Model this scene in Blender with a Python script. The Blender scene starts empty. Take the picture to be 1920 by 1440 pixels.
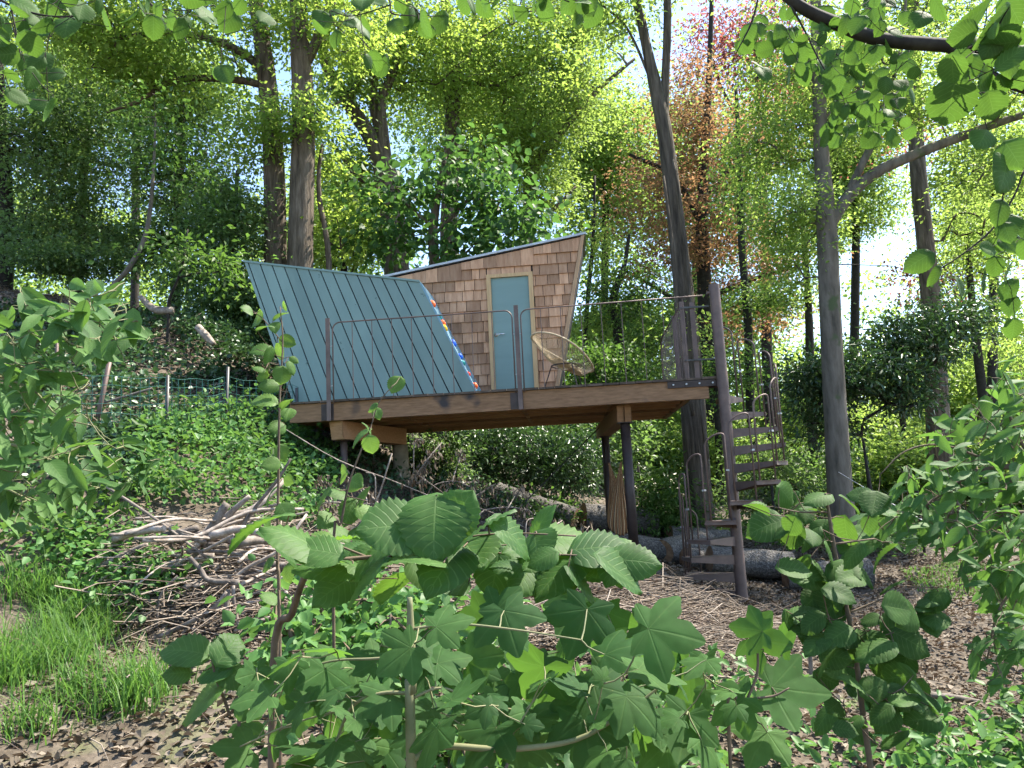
import bpy, math, random
import numpy as np
from mathutils import Matrix, Vector

random.seed(7)
rng = np.random.default_rng(7)
S = bpy.context.scene
COL = S.collection
R = math.radians

# ------------------------------------------------------------------ camera
CAM = np.array([0.0, 0.0, 1.6])
PITCH, ROLL, FPX = R(8.2), R(2.9), 1440.0          # focal length in pixels of a 1920 px wide frame
F_ = np.array([0, math.cos(PITCH), math.sin(PITCH)])
U0 = np.array([0, -math.sin(PITCH), math.cos(PITCH)])
X0 = np.array([1.0, 0, 0])
RT = math.cos(ROLL) * X0 - math.sin(ROLL) * U0
UP = math.cos(ROLL) * U0 + math.sin(ROLL) * X0
cam = bpy.data.cameras.new('camera')
cam.sensor_width = 36.0
cam.lens = 36.0 * FPX / 1920.0
cam.clip_start = 0.05
cam.clip_end = 900
cam_o = bpy.data.objects.new('camera', cam)
COL.objects.link(cam_o)
cam_o.matrix_world = Matrix(((RT[0], UP[0], -F_[0], CAM[0]), (RT[1], UP[1], -F_[1], CAM[1]), (RT[2], UP[2], -F_[2], CAM[2]), (0, 0, 0, 1)))
S.camera = cam_o

# ------------------------------------------------------------------ sky, sun, exposure
SUN_AZ, SUN_EL = R(66), R(56)                      # azimuth from +Y (into the picture) towards +X
w = bpy.data.worlds.new('World'); S.world = w; w.use_nodes = True
wn = w.node_tree
sky = wn.nodes.new('ShaderNodeTexSky')
sky.sky_type = 'NISHITA'; sky.sun_disc = False
sky.sun_elevation = SUN_EL; sky.sun_rotation = SUN_AZ
sky.altitude = 50; sky.air_density = 1.0; sky.dust_density = 0.7; sky.ozone_density = 1.0
wn.links.new(sky.outputs[0], wn.nodes['Background'].inputs[0])
wn.nodes['Background'].inputs[1].default_value = 0.135
sd = Vector((math.sin(SUN_AZ) * math.cos(SUN_EL), math.cos(SUN_AZ) * math.cos(SUN_EL), math.sin(SUN_EL)))
sl = bpy.data.lights.new('sun', 'SUN'); sl.energy = 5.0; sl.angle = R(0.53); sl.color = (1.0, 0.92, 0.79)
so = bpy.data.objects.new('sun', sl); COL.objects.link(so)
so.rotation_euler = (-sd).to_track_quat('-Z', 'Y').to_euler()
S.view_settings.view_transform = 'Standard'; S.view_settings.look = 'None'
S.view_settings.gamma = 1.0; S.view_settings.use_curve_mapping = False
S.view_settings.exposure = 1.75
S.cycles.max_bounces = 5; S.cycles.diffuse_bounces = 3; S.cycles.glossy_bounces = 2
S.cycles.transmission_bounces = 5; S.cycles.transparent_max_bounces = 4
S.cycles.use_adaptive_sampling = True; S.cycles.adaptive_threshold = 0.03
S.cycles.caustics_reflective = False; S.cycles.caustics_refractive = False

# ------------------------------------------------------------------ helpers: picture point -> place
def ray(px, py): return F_ * FPX + (px - 960) * RT + (720 - py) * UP
def P(px, py, Y):
    d = ray(px, py); return CAM + d * (Y / d[1])
def PZ(px, py, z):
    d = ray(px, py); return CAM + d * ((z - CAM[2]) / d[2])
def PP(px, py, o, n):
    d = ray(px, py); return CAM + d * (np.dot(np.asarray(o) - CAM, n) / np.dot(d, n))
def nrm(v):
    v = np.asarray(v, float); return v / max(np.linalg.norm(v), 1e-9)

# ------------------------------------------------------------------ terrain height
CP = [P(*q) for q in (
    (1393, 1140, 9.35), (1190, 1047, 9.8), (1148, 1037, 12.3), (648, 905, 10.3), (750, 905, 11.5), (700, 985, 9), (870, 945, 10.5),
    (560, 815, 11), (440, 770, 10.5), (200, 770, 9.5), (100, 640, 12), (330, 615, 12.5), (450, 700, 12.5), (0, 555, 13), (200, 570, 14),
    (480, 660, 13.5), (180, 850, 8), (300, 910, 7.6), (400, 975, 7.6), (330, 1190, 6), (60, 1110, 6.2), (150, 1210, 5.2), (30, 1370, 4.2),
    (300, 1330, 4.7), (250, 1240, 5.4), (700, 1260, 5.2), (960, 1210, 6), (960, 1110, 7.5), (1200, 1125, 7.8), (1400, 1255, 6.2),
    (1200, 1410, 4.4), (1700, 1155, 8.6), (1800, 1255, 6.8), (1850, 1085, 11), (1600, 1055, 12), (1130, 970, 13.5), (1000, 938, 14.5),
    (1400, 1003, 14), (1550, 988, 16), (550, 1010, 8.2), (800, 1020, 8.4))]
CP += [np.array(q, float) for q in ((0, 30, 1.7), (10, 30, .7), (22, 30, .5), (-10, 30, 6), (-16, 12, 6.4), (0, 60, 2), (-30, 60, 6.5),
    (30, 60, .6), (0, -6, -.1), (-10, -3, 1.2), (10, -2, -.3), (6, 4, -.15), (14, 10, 0), (0, 0, 0), (-3, 1, .1), (3, 1, -.05), (0, 2.5, .05),
    (-9, 6, 3.2), (-6.5, 7, 2.6), (-5.2, 5, 1.3))]
CP = np.array(CP)
def _phi(a, b): return np.sqrt(((a[:, None, :] - b[None, :, :]) ** 2).sum(-1) + 1.0)
_n = len(CP)
_A = np.zeros((_n + 3, _n + 3)); _A[:_n, :_n] = _phi(CP[:, :2], CP[:, :2]) - np.eye(_n) * 0.12
_A[:_n, _n] = 1; _A[:_n, _n + 1:] = CP[:, :2]; _A[_n, :_n] = 1; _A[_n + 1:, :_n] = CP[:, :2].T
_W = np.linalg.solve(_A, np.concatenate([CP[:, 2], np.zeros(3)]))
def H(x, y):
    x = np.atleast_1d(np.asarray(x, float)); y = np.atleast_1d(np.asarray(y, float))
    out = np.empty(x.size)
    q = np.stack([x.ravel(), y.ravel()], 1)
    for i in range(0, len(q), 20000):
        s = q[i:i + 20000]
        out[i:i + 20000] = _phi(s, CP[:, :2]) @ _W[:_n] + _W[_n] + s @ _W[_n + 1:]
    d = np.hypot(q[:, 0], q[:, 1])
    k = np.clip((d - 45) / 40, 0, 1); k = k * k * (3 - 2 * k)
    out = out * (1 - k) + 1.0 * k
    out += (0.05 * np.sin(q[:, 0] * 2.3 + 1.1 * np.sin(q[:, 1] * 1.7)) * np.cos(q[:, 1] * 2.9 + q[:, 0]) + .025 * np.sin(q[:, 0] * 6.1 + q[:, 1] * 3) * np.sin(q[:, 1] * 7.3)) * (1 - k)
    return out
def h1(x, y): return float(H(x, y)[0])
def PG(px, py, y0=2.0, y1=40.0):                    # where the ray through a picture point meets the ground
    d = ray(px, py); ys = np.linspace(y0, y1, 400); q = CAM[None] + d[None] * (ys / d[1])[:, None]
    b = np.nonzero(q[:, 2] < H(q[:, 0], q[:, 1]))[0]
    return q[b[0]] if len(b) else q[-1]

# ------------------------------------------------------------------ materials
def _m(name):
    m = bpy.data.materials.new(name); m.use_nodes = True
    nt = m.node_tree; b = nt.nodes['Principled BSDF']
    return m, nt, b
def _noise(nt, scale, detail, stretch, coord):
    tc = nt.nodes.new('ShaderNodeTexCoord'); mp = nt.nodes.new('ShaderNodeMapping'); nz = nt.nodes.new('ShaderNodeTexNoise')
    mp.inputs['Scale'].default_value = stretch
    nz.inputs['Scale'].default_value = scale; nz.inputs['Detail'].default_value = detail; nz.inputs['Roughness'].default_value = .62
    nt.links.new(tc.outputs[coord], mp.inputs[0]); nt.links.new(mp.outputs[0], nz.inputs['Vector'])
    return nz
def _ramp(nt, fac, stops):
    r = nt.nodes.new('ShaderNodeValToRGB'); e = r.color_ramp.elements
    while len(e) < len(stops): e.new(0.5)
    for k, (p, c) in enumerate(stops):
        e[k].position = p; e[k].color = (*c, 1)
    nt.links.new(fac, r.inputs[0]); return r
def mat(name, c1, c2, scale=6, rough=.8, metal=0.0, bump=0.0, stretch=(1, 1, 1), rnd=0.0, coord='Object', c3=None, detail=6, spec=.35, bdist=.01, spots=None):
    m, nt, b = _m(name)
    nz = _noise(nt, scale, detail, stretch, coord)
    st = [(.3, c1), (.7, c2)] if c3 is None else [(.28, c1), (.5, c2), (.72, c3)]
    r = _ramp(nt, nz.outputs['Fac'], st); out = r.outputs[0]
    if spots:                                       # (colour, scale, threshold): knots, stains, lichen
        n2 = _noise(nt, spots[1], 3, (1, 1, 1), coord)
        rr = _ramp(nt, n2.outputs['Fac'], [(spots[2], (0, 0, 0)), (min(spots[2] + .07, 1), (1, 1, 1))])
        mx = nt.nodes.new('ShaderNodeMixRGB'); mx.inputs[2].default_value = (*spots[0], 1)
        nt.links.new(rr.outputs[0], mx.inputs[0]); nt.links.new(out, mx.inputs[1]); out = mx.outputs[0]
    if rnd:
        oi = nt.nodes.new('ShaderNodeObjectInfo'); mr = nt.nodes.new('ShaderNodeMapRange'); hs = nt.nodes.new('ShaderNodeHueSaturation')
        mr.inputs[3].default_value = 1 - rnd; mr.inputs[4].default_value = 1 + rnd
        nt.links.new(oi.outputs['Random'], mr.inputs[0]); nt.links.new(mr.outputs[0], hs.inputs['Value']); nt.links.new(out, hs.inputs['Color']); out = hs.outputs[0]
    nt.links.new(out, b.inputs['Base Color'])
    b.inputs['Roughness'].default_value = rough; b.inputs['Metallic'].default_value = metal; b.inputs['Specular IOR Level'].default_value = spec
    if bump:
        bp = nt.nodes.new('ShaderNodeBump'); bp.inputs['Strength'].default_value = bump; bp.inputs['Distance'].default_value = bdist
        nt.links.new(nz.outputs['Fac'], bp.inputs['Height']); nt.links.new(bp.outputs[0], b.inputs['Normal'])
    return m
def leafmat(name, cols, tcol, tf=.4, rough=.5, spec=.3, veins=None):
    m, nt, b = _m(name)
    g = nt.nodes.new('ShaderNodeNewGeometry'); oi = nt.nodes.new('ShaderNodeObjectInfo')
    ad = nt.nodes.new('ShaderNodeMath'); ad.operation = 'ADD'; fr = nt.nodes.new('ShaderNodeMath'); fr.operation = 'FRACT'
    nt.links.new(g.outputs['Random Per Island'], ad.inputs[0]); nt.links.new(oi.outputs['Random'], ad.inputs[1]); nt.links.new(ad.outputs[0], fr.inputs[0])
    n = len(cols)
    r = _ramp(nt, fr.outputs[0], [(k / (n - 1), c) for k, c in enumerate(cols)]); out = r.outputs[0]
    nz = _noise(nt, 3.0 if veins else .8, 2 if veins else 1, (1, 1, 1), 'Object')
    hs = nt.nodes.new('ShaderNodeHueSaturation'); mr = nt.nodes.new('ShaderNodeMapRange')
    mr.inputs[1].default_value = .3; mr.inputs[2].default_value = .7; mr.inputs[3].default_value = .78; mr.inputs[4].default_value = 1.22
    nt.links.new(nz.outputs['Fac'], mr.inputs[0]); nt.links.new(mr.outputs[0], hs.inputs['Value']); nt.links.new(out, hs.inputs['Color']); out = hs.outputs[0]
    if veins:                                       # brown nibbled spots and yellowing blotches of the leaf
        n3 = _noise(nt, 9.0, 3, (1, 1, 1), 'Object'); r3 = _ramp(nt, n3.outputs['Fac'], [(.66, (0, 0, 0)), (.74, (1, 1, 1))])
        m3 = nt.nodes.new('ShaderNodeMixRGB'); m3.inputs[2].default_value = (.16, .17, .05, 1); k3 = nt.nodes.new('ShaderNodeMath'); k3.operation = 'MULTIPLY'; k3.inputs[1].default_value = .5
        nt.links.new(r3.outputs[0], k3.inputs[0]); nt.links.new(k3.outputs[0], m3.inputs[0]); nt.links.new(out, m3.inputs[1]); out = m3.outputs[0]
    if veins:                                       # the leaf's own veins, laid out on the leaf: (count, sweep)
        uv = nt.nodes.new('ShaderNodeUVMap'); sp = nt.nodes.new('ShaderNodeSeparateXYZ'); nt.links.new(uv.outputs[0], sp.inputs[0])
        def M(op, a, bb=None):
            q = nt.nodes.new('ShaderNodeMath'); q.operation = op
            for k, s_ in enumerate((a, bb)):
                if s_ is None: continue
                if isinstance(s_, (int, float)): q.inputs[k].default_value = s_
                else: nt.links.new(s_, q.inputs[k])
            return q.outputs[0]
        a = M('ABSOLUTE', M('SUBTRACT', sp.outputs[0], .5))
        if veins[0] > 0:
            ph = M('FRACT', M('SUBTRACT', M('MULTIPLY', sp.outputs[1], veins[0]), M('MULTIPLY', a, veins[1])))
            v = M('SUBTRACT', 1.0, M('MULTIPLY', M('ABSOLUTE', M('SUBTRACT', ph, .5)), 9.0))
            v = M('MAXIMUM', v, M('SUBTRACT', 1.0, M('MULTIPLY', a, 45.0)))
        else:                                       # palmate: u is the angle across each lobe
            v = M('SUBTRACT', 1.0, M('MULTIPLY', a, 26.0))
        v = M('MAXIMUM', v, 0.0)
        mx = nt.nodes.new('ShaderNodeMixRGB'); mx.inputs[2].default_value = (.24, .36, .12, 1)
        nt.links.new(M('MULTIPLY', v, .28 if veins[0] else .12), mx.inputs[0]); nt.links.new(out, mx.inputs[1]); out = mx.outputs[0]
        bp = nt.nodes.new('ShaderNodeBump'); bp.inputs['Strength'].default_value = .3; bp.inputs['Distance'].default_value = .002; bp.invert = True
        nt.links.new(v, bp.inputs['Height']); nt.links.new(bp.outputs[0], b.inputs['Normal'])
    nt.links.new(out, b.inputs['Base Color']); b.inputs['Roughness'].default_value = rough; b.inputs['Specular IOR Level'].default_value = spec
    tr = nt.nodes.new('ShaderNodeBsdfTranslucent'); mm = nt.nodes.new('ShaderNodeMixRGB'); mm.blend_type = 'MIX'; mm.inputs[0].default_value = .75
    mm.inputs[2].default_value = (*tcol, 1); nt.links.new(out, mm.inputs[1]); nt.links.new(mm.outputs[0], tr.inputs[0])
    ms = nt.nodes.new('ShaderNodeMixShader'); ms.inputs[0].default_value = tf
    nt.links.new(b.outputs[0], ms.inputs[1]); nt.links.new(tr.outputs[0], ms.inputs[2]); nt.links.new(ms.outputs[0], nt.nodes['Material Output'].inputs[0])
    return m

M = {}
M['soil'] = mat('soil', (.032, .026, .019), (.09, .072, .053), 9, .95, bump=.9, c3=(.165, .135, .105), bdist=.04, detail=9, spots=((.10, .12, .05), .55, .6))
M['litter'] = leafmat('litter', [(.055, .043, .031), (.105, .086, .064), (.2, .17, .135), (.08, .062, .045)], (.2, .13, .08), .12, .8, .2)
M['bark'] = mat('bark', (.028, .021, .015), (.105, .082, .06), 9, .95, bump=1.0, stretch=(1.6, 1.6, .22), c3=(.19, .155, .12), bdist=.05, detail=8)
M['bark_grey'] = mat('bark_grey', (.05, .045, .035), (.115, .1, .08), 7, .9, bump=.7, stretch=(1.2, 1.2, .3), c3=(.17, .15, .125), bdist=.02, detail=8, spots=((.06, .08, .035), 2.2, .6))
M['bark_dark'] = mat('bark_dark', (.009, .008, .007), (.026, .022, .018), 12, .9, bump=.6, c3=(.045, .042, .032), bdist=.01)
M['bark_ivy'] = mat('bark_ivy', (.022, .018, .014), (.08, .066, .052), 9, .95, bump=1.0, stretch=(2, 2, .2), c3=(.15, .128, .10), bdist=.05, detail=8)
M['twig'] = mat('twig', (.07, .05, .035), (.16, .12, .08), 14, .85, bump=.4)
M['greenstem'] = mat('greenstem', (.10, .12, .05), (.20, .19, .10), 14, .7)
M['deadwood'] = mat('deadwood', (.075, .06, .05), (.2, .168, .142), 16, .9, bump=.7, c3=(.34, .3, .265), stretch=(1, 1, 1), rnd=.45)
M['drytwig'] = leafmat('drytwig', [(.09, .065, .05), (.2, .16, .125), (.3, .255, .21), (.15, .11, .08)], (.1, .1, .1), .02, .85, .2)
M['log_bark'] = mat('log_bark', (.03, .027, .025), (.095, .088, .08), 16, .9, bump=1.0, c3=(.2, .19, .18), stretch=(2, 2, 2), bdist=.03)
M['log_end'] = mat('log_end', (.14, .075, .04), (.30, .19, .11), 14, .85, bump=.3)
M['beam'] = mat('beam', (.14, .078, .04), (.26, .15, .082), 5, .8, bump=.3, stretch=(1, 8, 8), rnd=.15, spots=((.04, .034, .034), 1.3, .60))
M['joist'] = mat('joist', (.26, .135, .065), (.38, .22, .12), 5, .75, bump=.25, stretch=(1, 8, 8), rnd=.42)
M['deckboard'] = mat('deckboard', (.045, .033, .025), (.12, .09, .068), 9, .85, bump=.3, rnd=.3)
M['steel'] = mat('steel', (.09, .066, .06), (.13, .094, .084), 6, .55, .25, bump=.08, c3=(.17, .12, .10))
M['steel_dark'] = mat('steel_dark', (.026, .018, .016), (.055, .038, .034), 8, .5, .1)
M['steel_grey'] = mat('steel_grey', (.05, .05, .048), (.11, .11, .105), 6, .5, .5, spots=((.12, .10, .05), 4, .6))
M['zinc'] = mat('zinc', (.30, .31, .32), (.46, .47, .48), 5, .45, .6)
M['chrome'] = mat('chrome', (.6, .6, .6), (.75, .75, .75), 5, .25, 1.0)
M['teal'] = mat('teal', (.148, .232, .222), (.195, .292, .275), 2.2, .6, bump=.1, stretch=(1, 1, .4), rnd=.1, spots=((.04, .075, .075), 6.5, .70))
M['teal_door'] = mat('teal_door', (.155, .242, .228), (.178, .272, .255), 2, .5, stretch=(.4, .4, 2.5))
M['teal_side'] = mat('teal_side', (.16, .29, .36), (.19, .33, .40), 2, .6)
M['membrane'] = mat('membrane', (.008, .008, .01), (.014, .014, .016), 5, .9)
M['shingle'] = mat('shingle', (.30, .16, .09), (.41, .235, .138), 5, .85, bump=.25, stretch=(4, 4, .5), c3=(.51, .315, .195), rnd=.34)
M['pine'] = mat('pine', (.42, .27, .13), (.56, .38, .20), 6, .65, bump=.1, stretch=(6, 6, .5))
M['pinetrim'] = mat('pinetrim', (.30, .19, .11), (.44, .29, .17), 6, .7, bump=.1, stretch=(6, 6, .5))
M['cane'] = mat('cane', (.40, .30, .18), (.55, .43, .27), 9, .55)
M['hold_orange'] = mat('hold_orange', (.75, .11, .02), (.8, .15, .03), 5, .5)
M['hold_blue'] = mat('hold_blue', (.01, .09, .62), (.02, .13, .7), 5, .5)
M['hold_yellow'] = mat('hold_yellow', (.8, .5, .01), (.85, .55, .02), 5, .5)
M['hold_red'] = mat('hold_red', (.62, .03, .02), (.7, .05, .03), 5, .5)
M['hold_green'] = mat('hold_green', (.01, .2, .22), (.02, .28, .27), 5, .5)
M['wire_green'] = mat('wire_green', (.02, .10, .085), (.03, .14, .12), 5, .5)
M['wire_grey'] = mat('wire_grey', (.10, .12, .11), (.2, .22, .2), 5, .5, .4)
M['pillar'] = mat('pillar', (.18, .16, .12), (.32, .29, .23), 7, .9, bump=.6)
M['rope'] = mat('rope', (.02, .02, .02), (.05, .05, .05), 7, .8)
M['white_line'] = mat('white_line', (.6, .6, .6), (.7, .7, .7), 7, .6)
def hammock_mat():
    m, nt, b = _m('hammock_cloth')
    uv = nt.nodes.new('ShaderNodeUVMap'); sp = nt.nodes.new('ShaderNodeSeparateXYZ'); nt.links.new(uv.outputs[0], sp.inputs[0])
    q = nt.nodes.new('ShaderNodeMath'); q.operation = 'MULTIPLY'; q.inputs[1].default_value = 7.0; nt.links.new(sp.outputs[0], q.inputs[0])
    f = nt.nodes.new('ShaderNodeMath'); f.operation = 'FRACT'; nt.links.new(q.outputs[0], f.inputs[0])
    r = _ramp(nt, f.outputs[0], [(0, (.34, .18, .075)), (.33, (.07, .035, .025)), (.5, (.55, .38, .21)), (.75, (.22, .095, .045))]); r.color_ramp.interpolation = 'CONSTANT'
    nt.links.new(r.outputs[0], b.inputs['Base Color']); b.inputs['Roughness'].default_value = .9
    return m
M['hammock'] = hammock_mat()
# foliage
M['lf_oak'] = leafmat('lf_oak', [(.07, .14, .03), (.11, .19, .042), (.16, .24, .06)], (.50, .68, .11), .54)
M['lf_lime'] = leafmat('lf_lime', [(.07, .14, .032), (.11, .19, .046), (.16, .24, .065)], (.46, .64, .12), .53)
M['lf_mid'] = leafmat('lf_mid', [(.035, .08, .018), (.055, .115, .025), (.085, .15, .035)], (.17, .33, .05), .4)
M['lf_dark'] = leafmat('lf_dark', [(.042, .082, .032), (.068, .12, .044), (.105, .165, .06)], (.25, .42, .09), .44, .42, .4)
M['lf_gloss'] = leafmat('lf_gloss', [(.02, .05, .02), (.035, .075, .03), (.06, .11, .04)], (.09, .2, .04), .25, .32, .5)
M['lf_syc'] = leafmat('lf_syc', [(.03, .08, .026), (.045, .11, .034), (.07, .145, .042)], (.14, .30, .05), .4, .55)
M['lf_copper'] = leafmat('lf_copper', [(.14, .06, .04), (.18, .085, .045), (.14, .12, .045), (.10, .13, .04)], (.44, .25, .12), .48)
M['lf_red'] = leafmat('lf_red', [(.15, .055, .05), (.2, .075, .06), (.13, .09, .045), (.12, .045, .04)], (.48, .15, .12), .48)
M['lf_herb'] = leafmat('lf_herb', [(.045, .12, .03), (.07, .17, .045), (.10, .21, .06)], (.20, .40, .08), .35)
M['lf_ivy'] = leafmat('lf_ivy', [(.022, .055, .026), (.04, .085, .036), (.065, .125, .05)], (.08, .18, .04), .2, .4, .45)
M['lf_grass'] = leafmat('lf_grass', [(.045, .12, .022), (.075, .17, .034), (.12, .21, .05)], (.2, .40, .06), .42)
M['lf_hazel'] = leafmat('lf_hazel', [(.028, .08, .022), (.045, .112, .028), (.07, .15, .035)], (.22, .42, .04), .42, .55, .25, veins=(8.0, 4.2))
M['lf_hang'] = leafmat('lf_hang', [(.03, .075, .018), (.042, .10, .022), (.055, .125, .028)], (.13, .26, .03), .38, .6, .2, veins=(8.0, 4.2))
M['lf_maple'] = leafmat('lf_maple', [(.018, .056, .018), (.034, .09, .026), (.062, .135, .036), (.028, .074, .026)], (.16, .34, .04), .4, .68, .14, veins=(0, 0))
M['lf_elder'] = leafmat('lf_elder', [(.035, .095, .03), (.055, .13, .035), (.085, .175, .045)], (.18, .36, .05), .36, .6, .2, veins=(9.0, 5.0))
M['lf_vine'] = leafmat('lf_vine', [(.05, .115, .026), (.07, .15, .032), (.10, .19, .04)], (.2, .36, .05), .4, .55, .25, veins=(7.0, 4.0))

# ------------------------------------------------------------------ mesh helpers
def link_mesh(name, verts, faces, material, parent=None, uv=None, smooth=False, label=None):
    me = bpy.data.meshes.new(name)
    if isinstance(verts, np.ndarray):
        nv, k = len(verts), faces.shape[1]
        me.vertices.add(nv); me.vertices.foreach_set('co', verts.astype(np.float32).ravel())
        me.loops.add(faces.size); me.loops.foreach_set('vertex_index', faces.astype(np.int32).ravel())
        me.polygons.add(len(faces)); me.polygons.foreach_set('loop_start', np.arange(0, faces.size, k, dtype=np.int32))
        me.update(calc_edges=True)
    else:
        me.from_pydata([tuple(v) for v in verts], [], faces)
    if uv is not None:
        l = me.uv_layers.new(name='UVMap'); vi = np.empty(len(me.loops), np.int32); me.loops.foreach_get('vertex_index', vi)
        l.data.foreach_set('uv', np.asarray(uv, np.float32)[vi].ravel())
    if smooth: me.polygons.foreach_set('use_smooth', np.ones(len(me.polygons), bool))
    if material is not None: me.materials.append(material)
    me.validate()
    return add_obj(name, me, parent, label)
def add_obj(name, me, parent=None, label=None):
    o = bpy.data.objects.new(name, me); COL.objects.link(o)
    if parent is not None:
        o.parent = parent; o.matrix_parent_inverse = Matrix.Translation([-c for c in parent.location])
    if label: o['label'] = label
    return o
def tag(o, label, cat, group=None, kind=None):
    if label: o['label'] = label
    if cat: o['category'] = cat
    if group: o['group'] = group
    if kind: o['kind'] = kind
    return o
def thing(name, label, cat, loc, group=None):
    e = bpy.data.objects.new(name, None); e.empty_display_size = .2; COL.objects.link(e); e.location = [float(c) for c in loc]
    return tag(e, label, cat, group)

class MB:
    def __init__(s): s.v = []; s.f = []; s.uv = None
    def box(s, o, a, b, c):                         # corner o and three edge vectors
        o, a, b, c = (np.asarray(q, float) for q in (o, a, b, c)); n = len(s.v)
        s.v += [o, o + a, o + a + b, o + b, o + c, o + a + c, o + a + b + c, o + b + c]
        s.f += [[n + i for i in q] for q in ((0, 3, 2, 1), (4, 5, 6, 7), (0, 1, 5, 4), (1, 2, 6, 5), (2, 3, 7, 6), (3, 0, 4, 7))]
        return s
    def prism(s, front, back):
        n = len(s.v); k = len(front); s.v += [np.asarray(q, float) for q in front] + [np.asarray(q, float) for q in back]
        s.f.append(list(range(n, n + k))); s.f.append(list(range(n + 2 * k - 1, n + k - 1, -1)))
        for i in range(k):
            j = (i + 1) % k; s.f.append([n + j, n + i, n + k + i, n + k + j])
        return s
    def tube(s, pts, rad, n=8, cap=True, wob=0.0):
        pts = [np.asarray(q, float) for q in pts]; m = len(pts)
        if np.isscalar(rad): rad = [rad] * m
        t0 = nrm(pts[1] - pts[0]); a = nrm(np.cross(t0, (0, 0, 1) if abs(t0[2]) < .9 else (1, 0, 0))); base = len(s.v)
        for i in range(m):
            t = nrm(pts[min(i + 1, m - 1)] - pts[max(i - 1, 0)])
            a = nrm(a - t * np.dot(a, t)); b = np.cross(t, a)
            for k in range(n):
                q = 2 * math.pi * k / n
                r = rad[i] * (1 + (wob * (math.sin(3 * q + i * .35) * .5 + math.sin(2 * q + 1.7 - i * .22) * .6 + random.uniform(-.35, .35)) if wob else 0))
                s.v.append(pts[i] + r * (math.cos(q) * a + math.sin(q) * b))
        for i in range(m - 1):
            for k in range(n):
                k2 = (k + 1) % n
                s.f.append([base + i * n + k, base + i * n + k2, base + (i + 1) * n + k2, base + (i + 1) * n + k])
        if cap:
            s.f.append([base + k for k in range(n)][::-1]); s.f.append([base + (m - 1) * n + k for k in range(n)])
        return s
    def build(s, name, material, parent=None, smooth=False, label=None):
        return link_mesh(name, s.v, s.f, material, parent, smooth=smooth, label=label)

def spline(pts, n):                                 # Catmull-Rom through rows of numbers
    p = np.asarray(pts, float); p = np.vstack([2 * p[0] - p[1], p, 2 * p[-1] - p[-2]]); out = []
    for i in range(1, len(p) - 2):
        for t in np.linspace(0, 1, n, endpoint=False):
            a, b, c, d = p[i - 1:i + 3]
            out.append(.5 * (2 * b + (c - a) * t + (2 * a - 5 * b + 4 * c - d) * t * t + (3 * b - a - 3 * c + d) * t ** 3))
    out.append(p[-2]); return np.array(out)

def leaf_cloud(pos, T, Nn, size, wid=.5, fold=.12, hexa=False):
    pos, T, Nn = (np.asarray(q, float) for q in (pos, T, Nn)); T = T / np.linalg.norm(T, axis=1, keepdims=True)
    Nn = Nn - T * (Nn * T).sum(1, keepdims=True); Nn /= np.maximum(np.linalg.norm(Nn, axis=1, keepdims=True), 1e-6)
    Sd = np.cross(T, Nn); L = size[:, None]; n = len(pos)
    if not hexa:
        V = np.stack([pos, pos + T * L * .48 + Sd * L * wid * .5 + Nn * L * fold, pos + T * L - Nn * L * .1, pos + T * L * .48 - Sd * L * wid * .5 + Nn * L * fold], 1).reshape(-1, 3)
        i = np.arange(n)[:, None] * 4
        Fc = np.concatenate([i + np.array([[0, 1, 2]]), i + np.array([[0, 2, 3]])])
    else:
        V = np.stack([pos, pos + T * L * .3 + Sd * L * wid * .46 + Nn * L * fold, pos + T * L * .68 + Sd * L * wid * .4 + Nn * L * fold * .7, pos + T * L - Nn * L * .12,
                      pos + T * L * .68 - Sd * L * wid * .4 + Nn * L * fold * .7, pos + T * L * .3 - Sd * L * wid * .46 + Nn * L * fold], 1).reshape(-1, 3)
        i = np.arange(n)[:, None] * 6
        Fc = np.concatenate([i + np.array([[0, 1, 2]]), i + np.array([[0, 2, 3]]), i + np.array([[0, 3, 4]]), i + np.array([[0, 4, 5]])])
    return V, Fc
def sticks(A, Mid, B, r):                           # many three-sided bent twigs as one mesh
    n = len(A); d = B - A; d /= np.maximum(np.linalg.norm(d, axis=1, keepdims=True), 1e-6)
    a = np.cross(d, np.where(np.abs(d[:, 2:3]) < .9, np.array([[0, 0, 1.]]), np.array([[1., 0, 0]]))); a /= np.linalg.norm(a, axis=1, keepdims=True); b = np.cross(d, a)
    V = []
    for q, sc in ((A, 1.0), (Mid, .8), (B, .35)):
        for k in range(3):
            t = 2 * math.pi * k / 3; V.append(q + (math.cos(t) * a + math.sin(t) * b) * (r[:, None] * sc))
    V = np.stack(V, 1).reshape(-1, 3); i = np.arange(n)[:, None] * 9; Fc = []
    for s_ in (0, 3):
        for k in range(3):
            k2 = (k + 1) % 3; Fc.append(i + np.array([[s_ + k, s_ + k2, s_ + 3 + k2, s_ + 3 + k]]))
    return V, np.concatenate(Fc)

# ------------------------------------------------------------------ ground
def ground():
    t = np.linspace(-1, 1, 331); g = np.sinh(t * 4.6) / math.sinh(4.6) * 220
    t2 = np.linspace(-.62, 1, 300); g2 = np.sinh(t2 * 4.6) / math.sinh(4.6) * 260 + 7
    X, Y = np.meshgrid(g, g2); Z = H(X.ravel(), Y.ravel())
    V = np.stack([X.ravel(), Y.ravel(), Z], 1); a, b = X.shape
    i = (np.arange(a - 1)[:, None] * b + np.arange(b - 1)[None]).ravel()
    o = link_mesh('ground', V, np.stack([i, i + 1, i + b + 1, i + b], 1), M['soil'], smooth=True)
    tag(o, 'brown leaf-strewn woodland ground rising to a bank', None, kind='structure')
ground()

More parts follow.
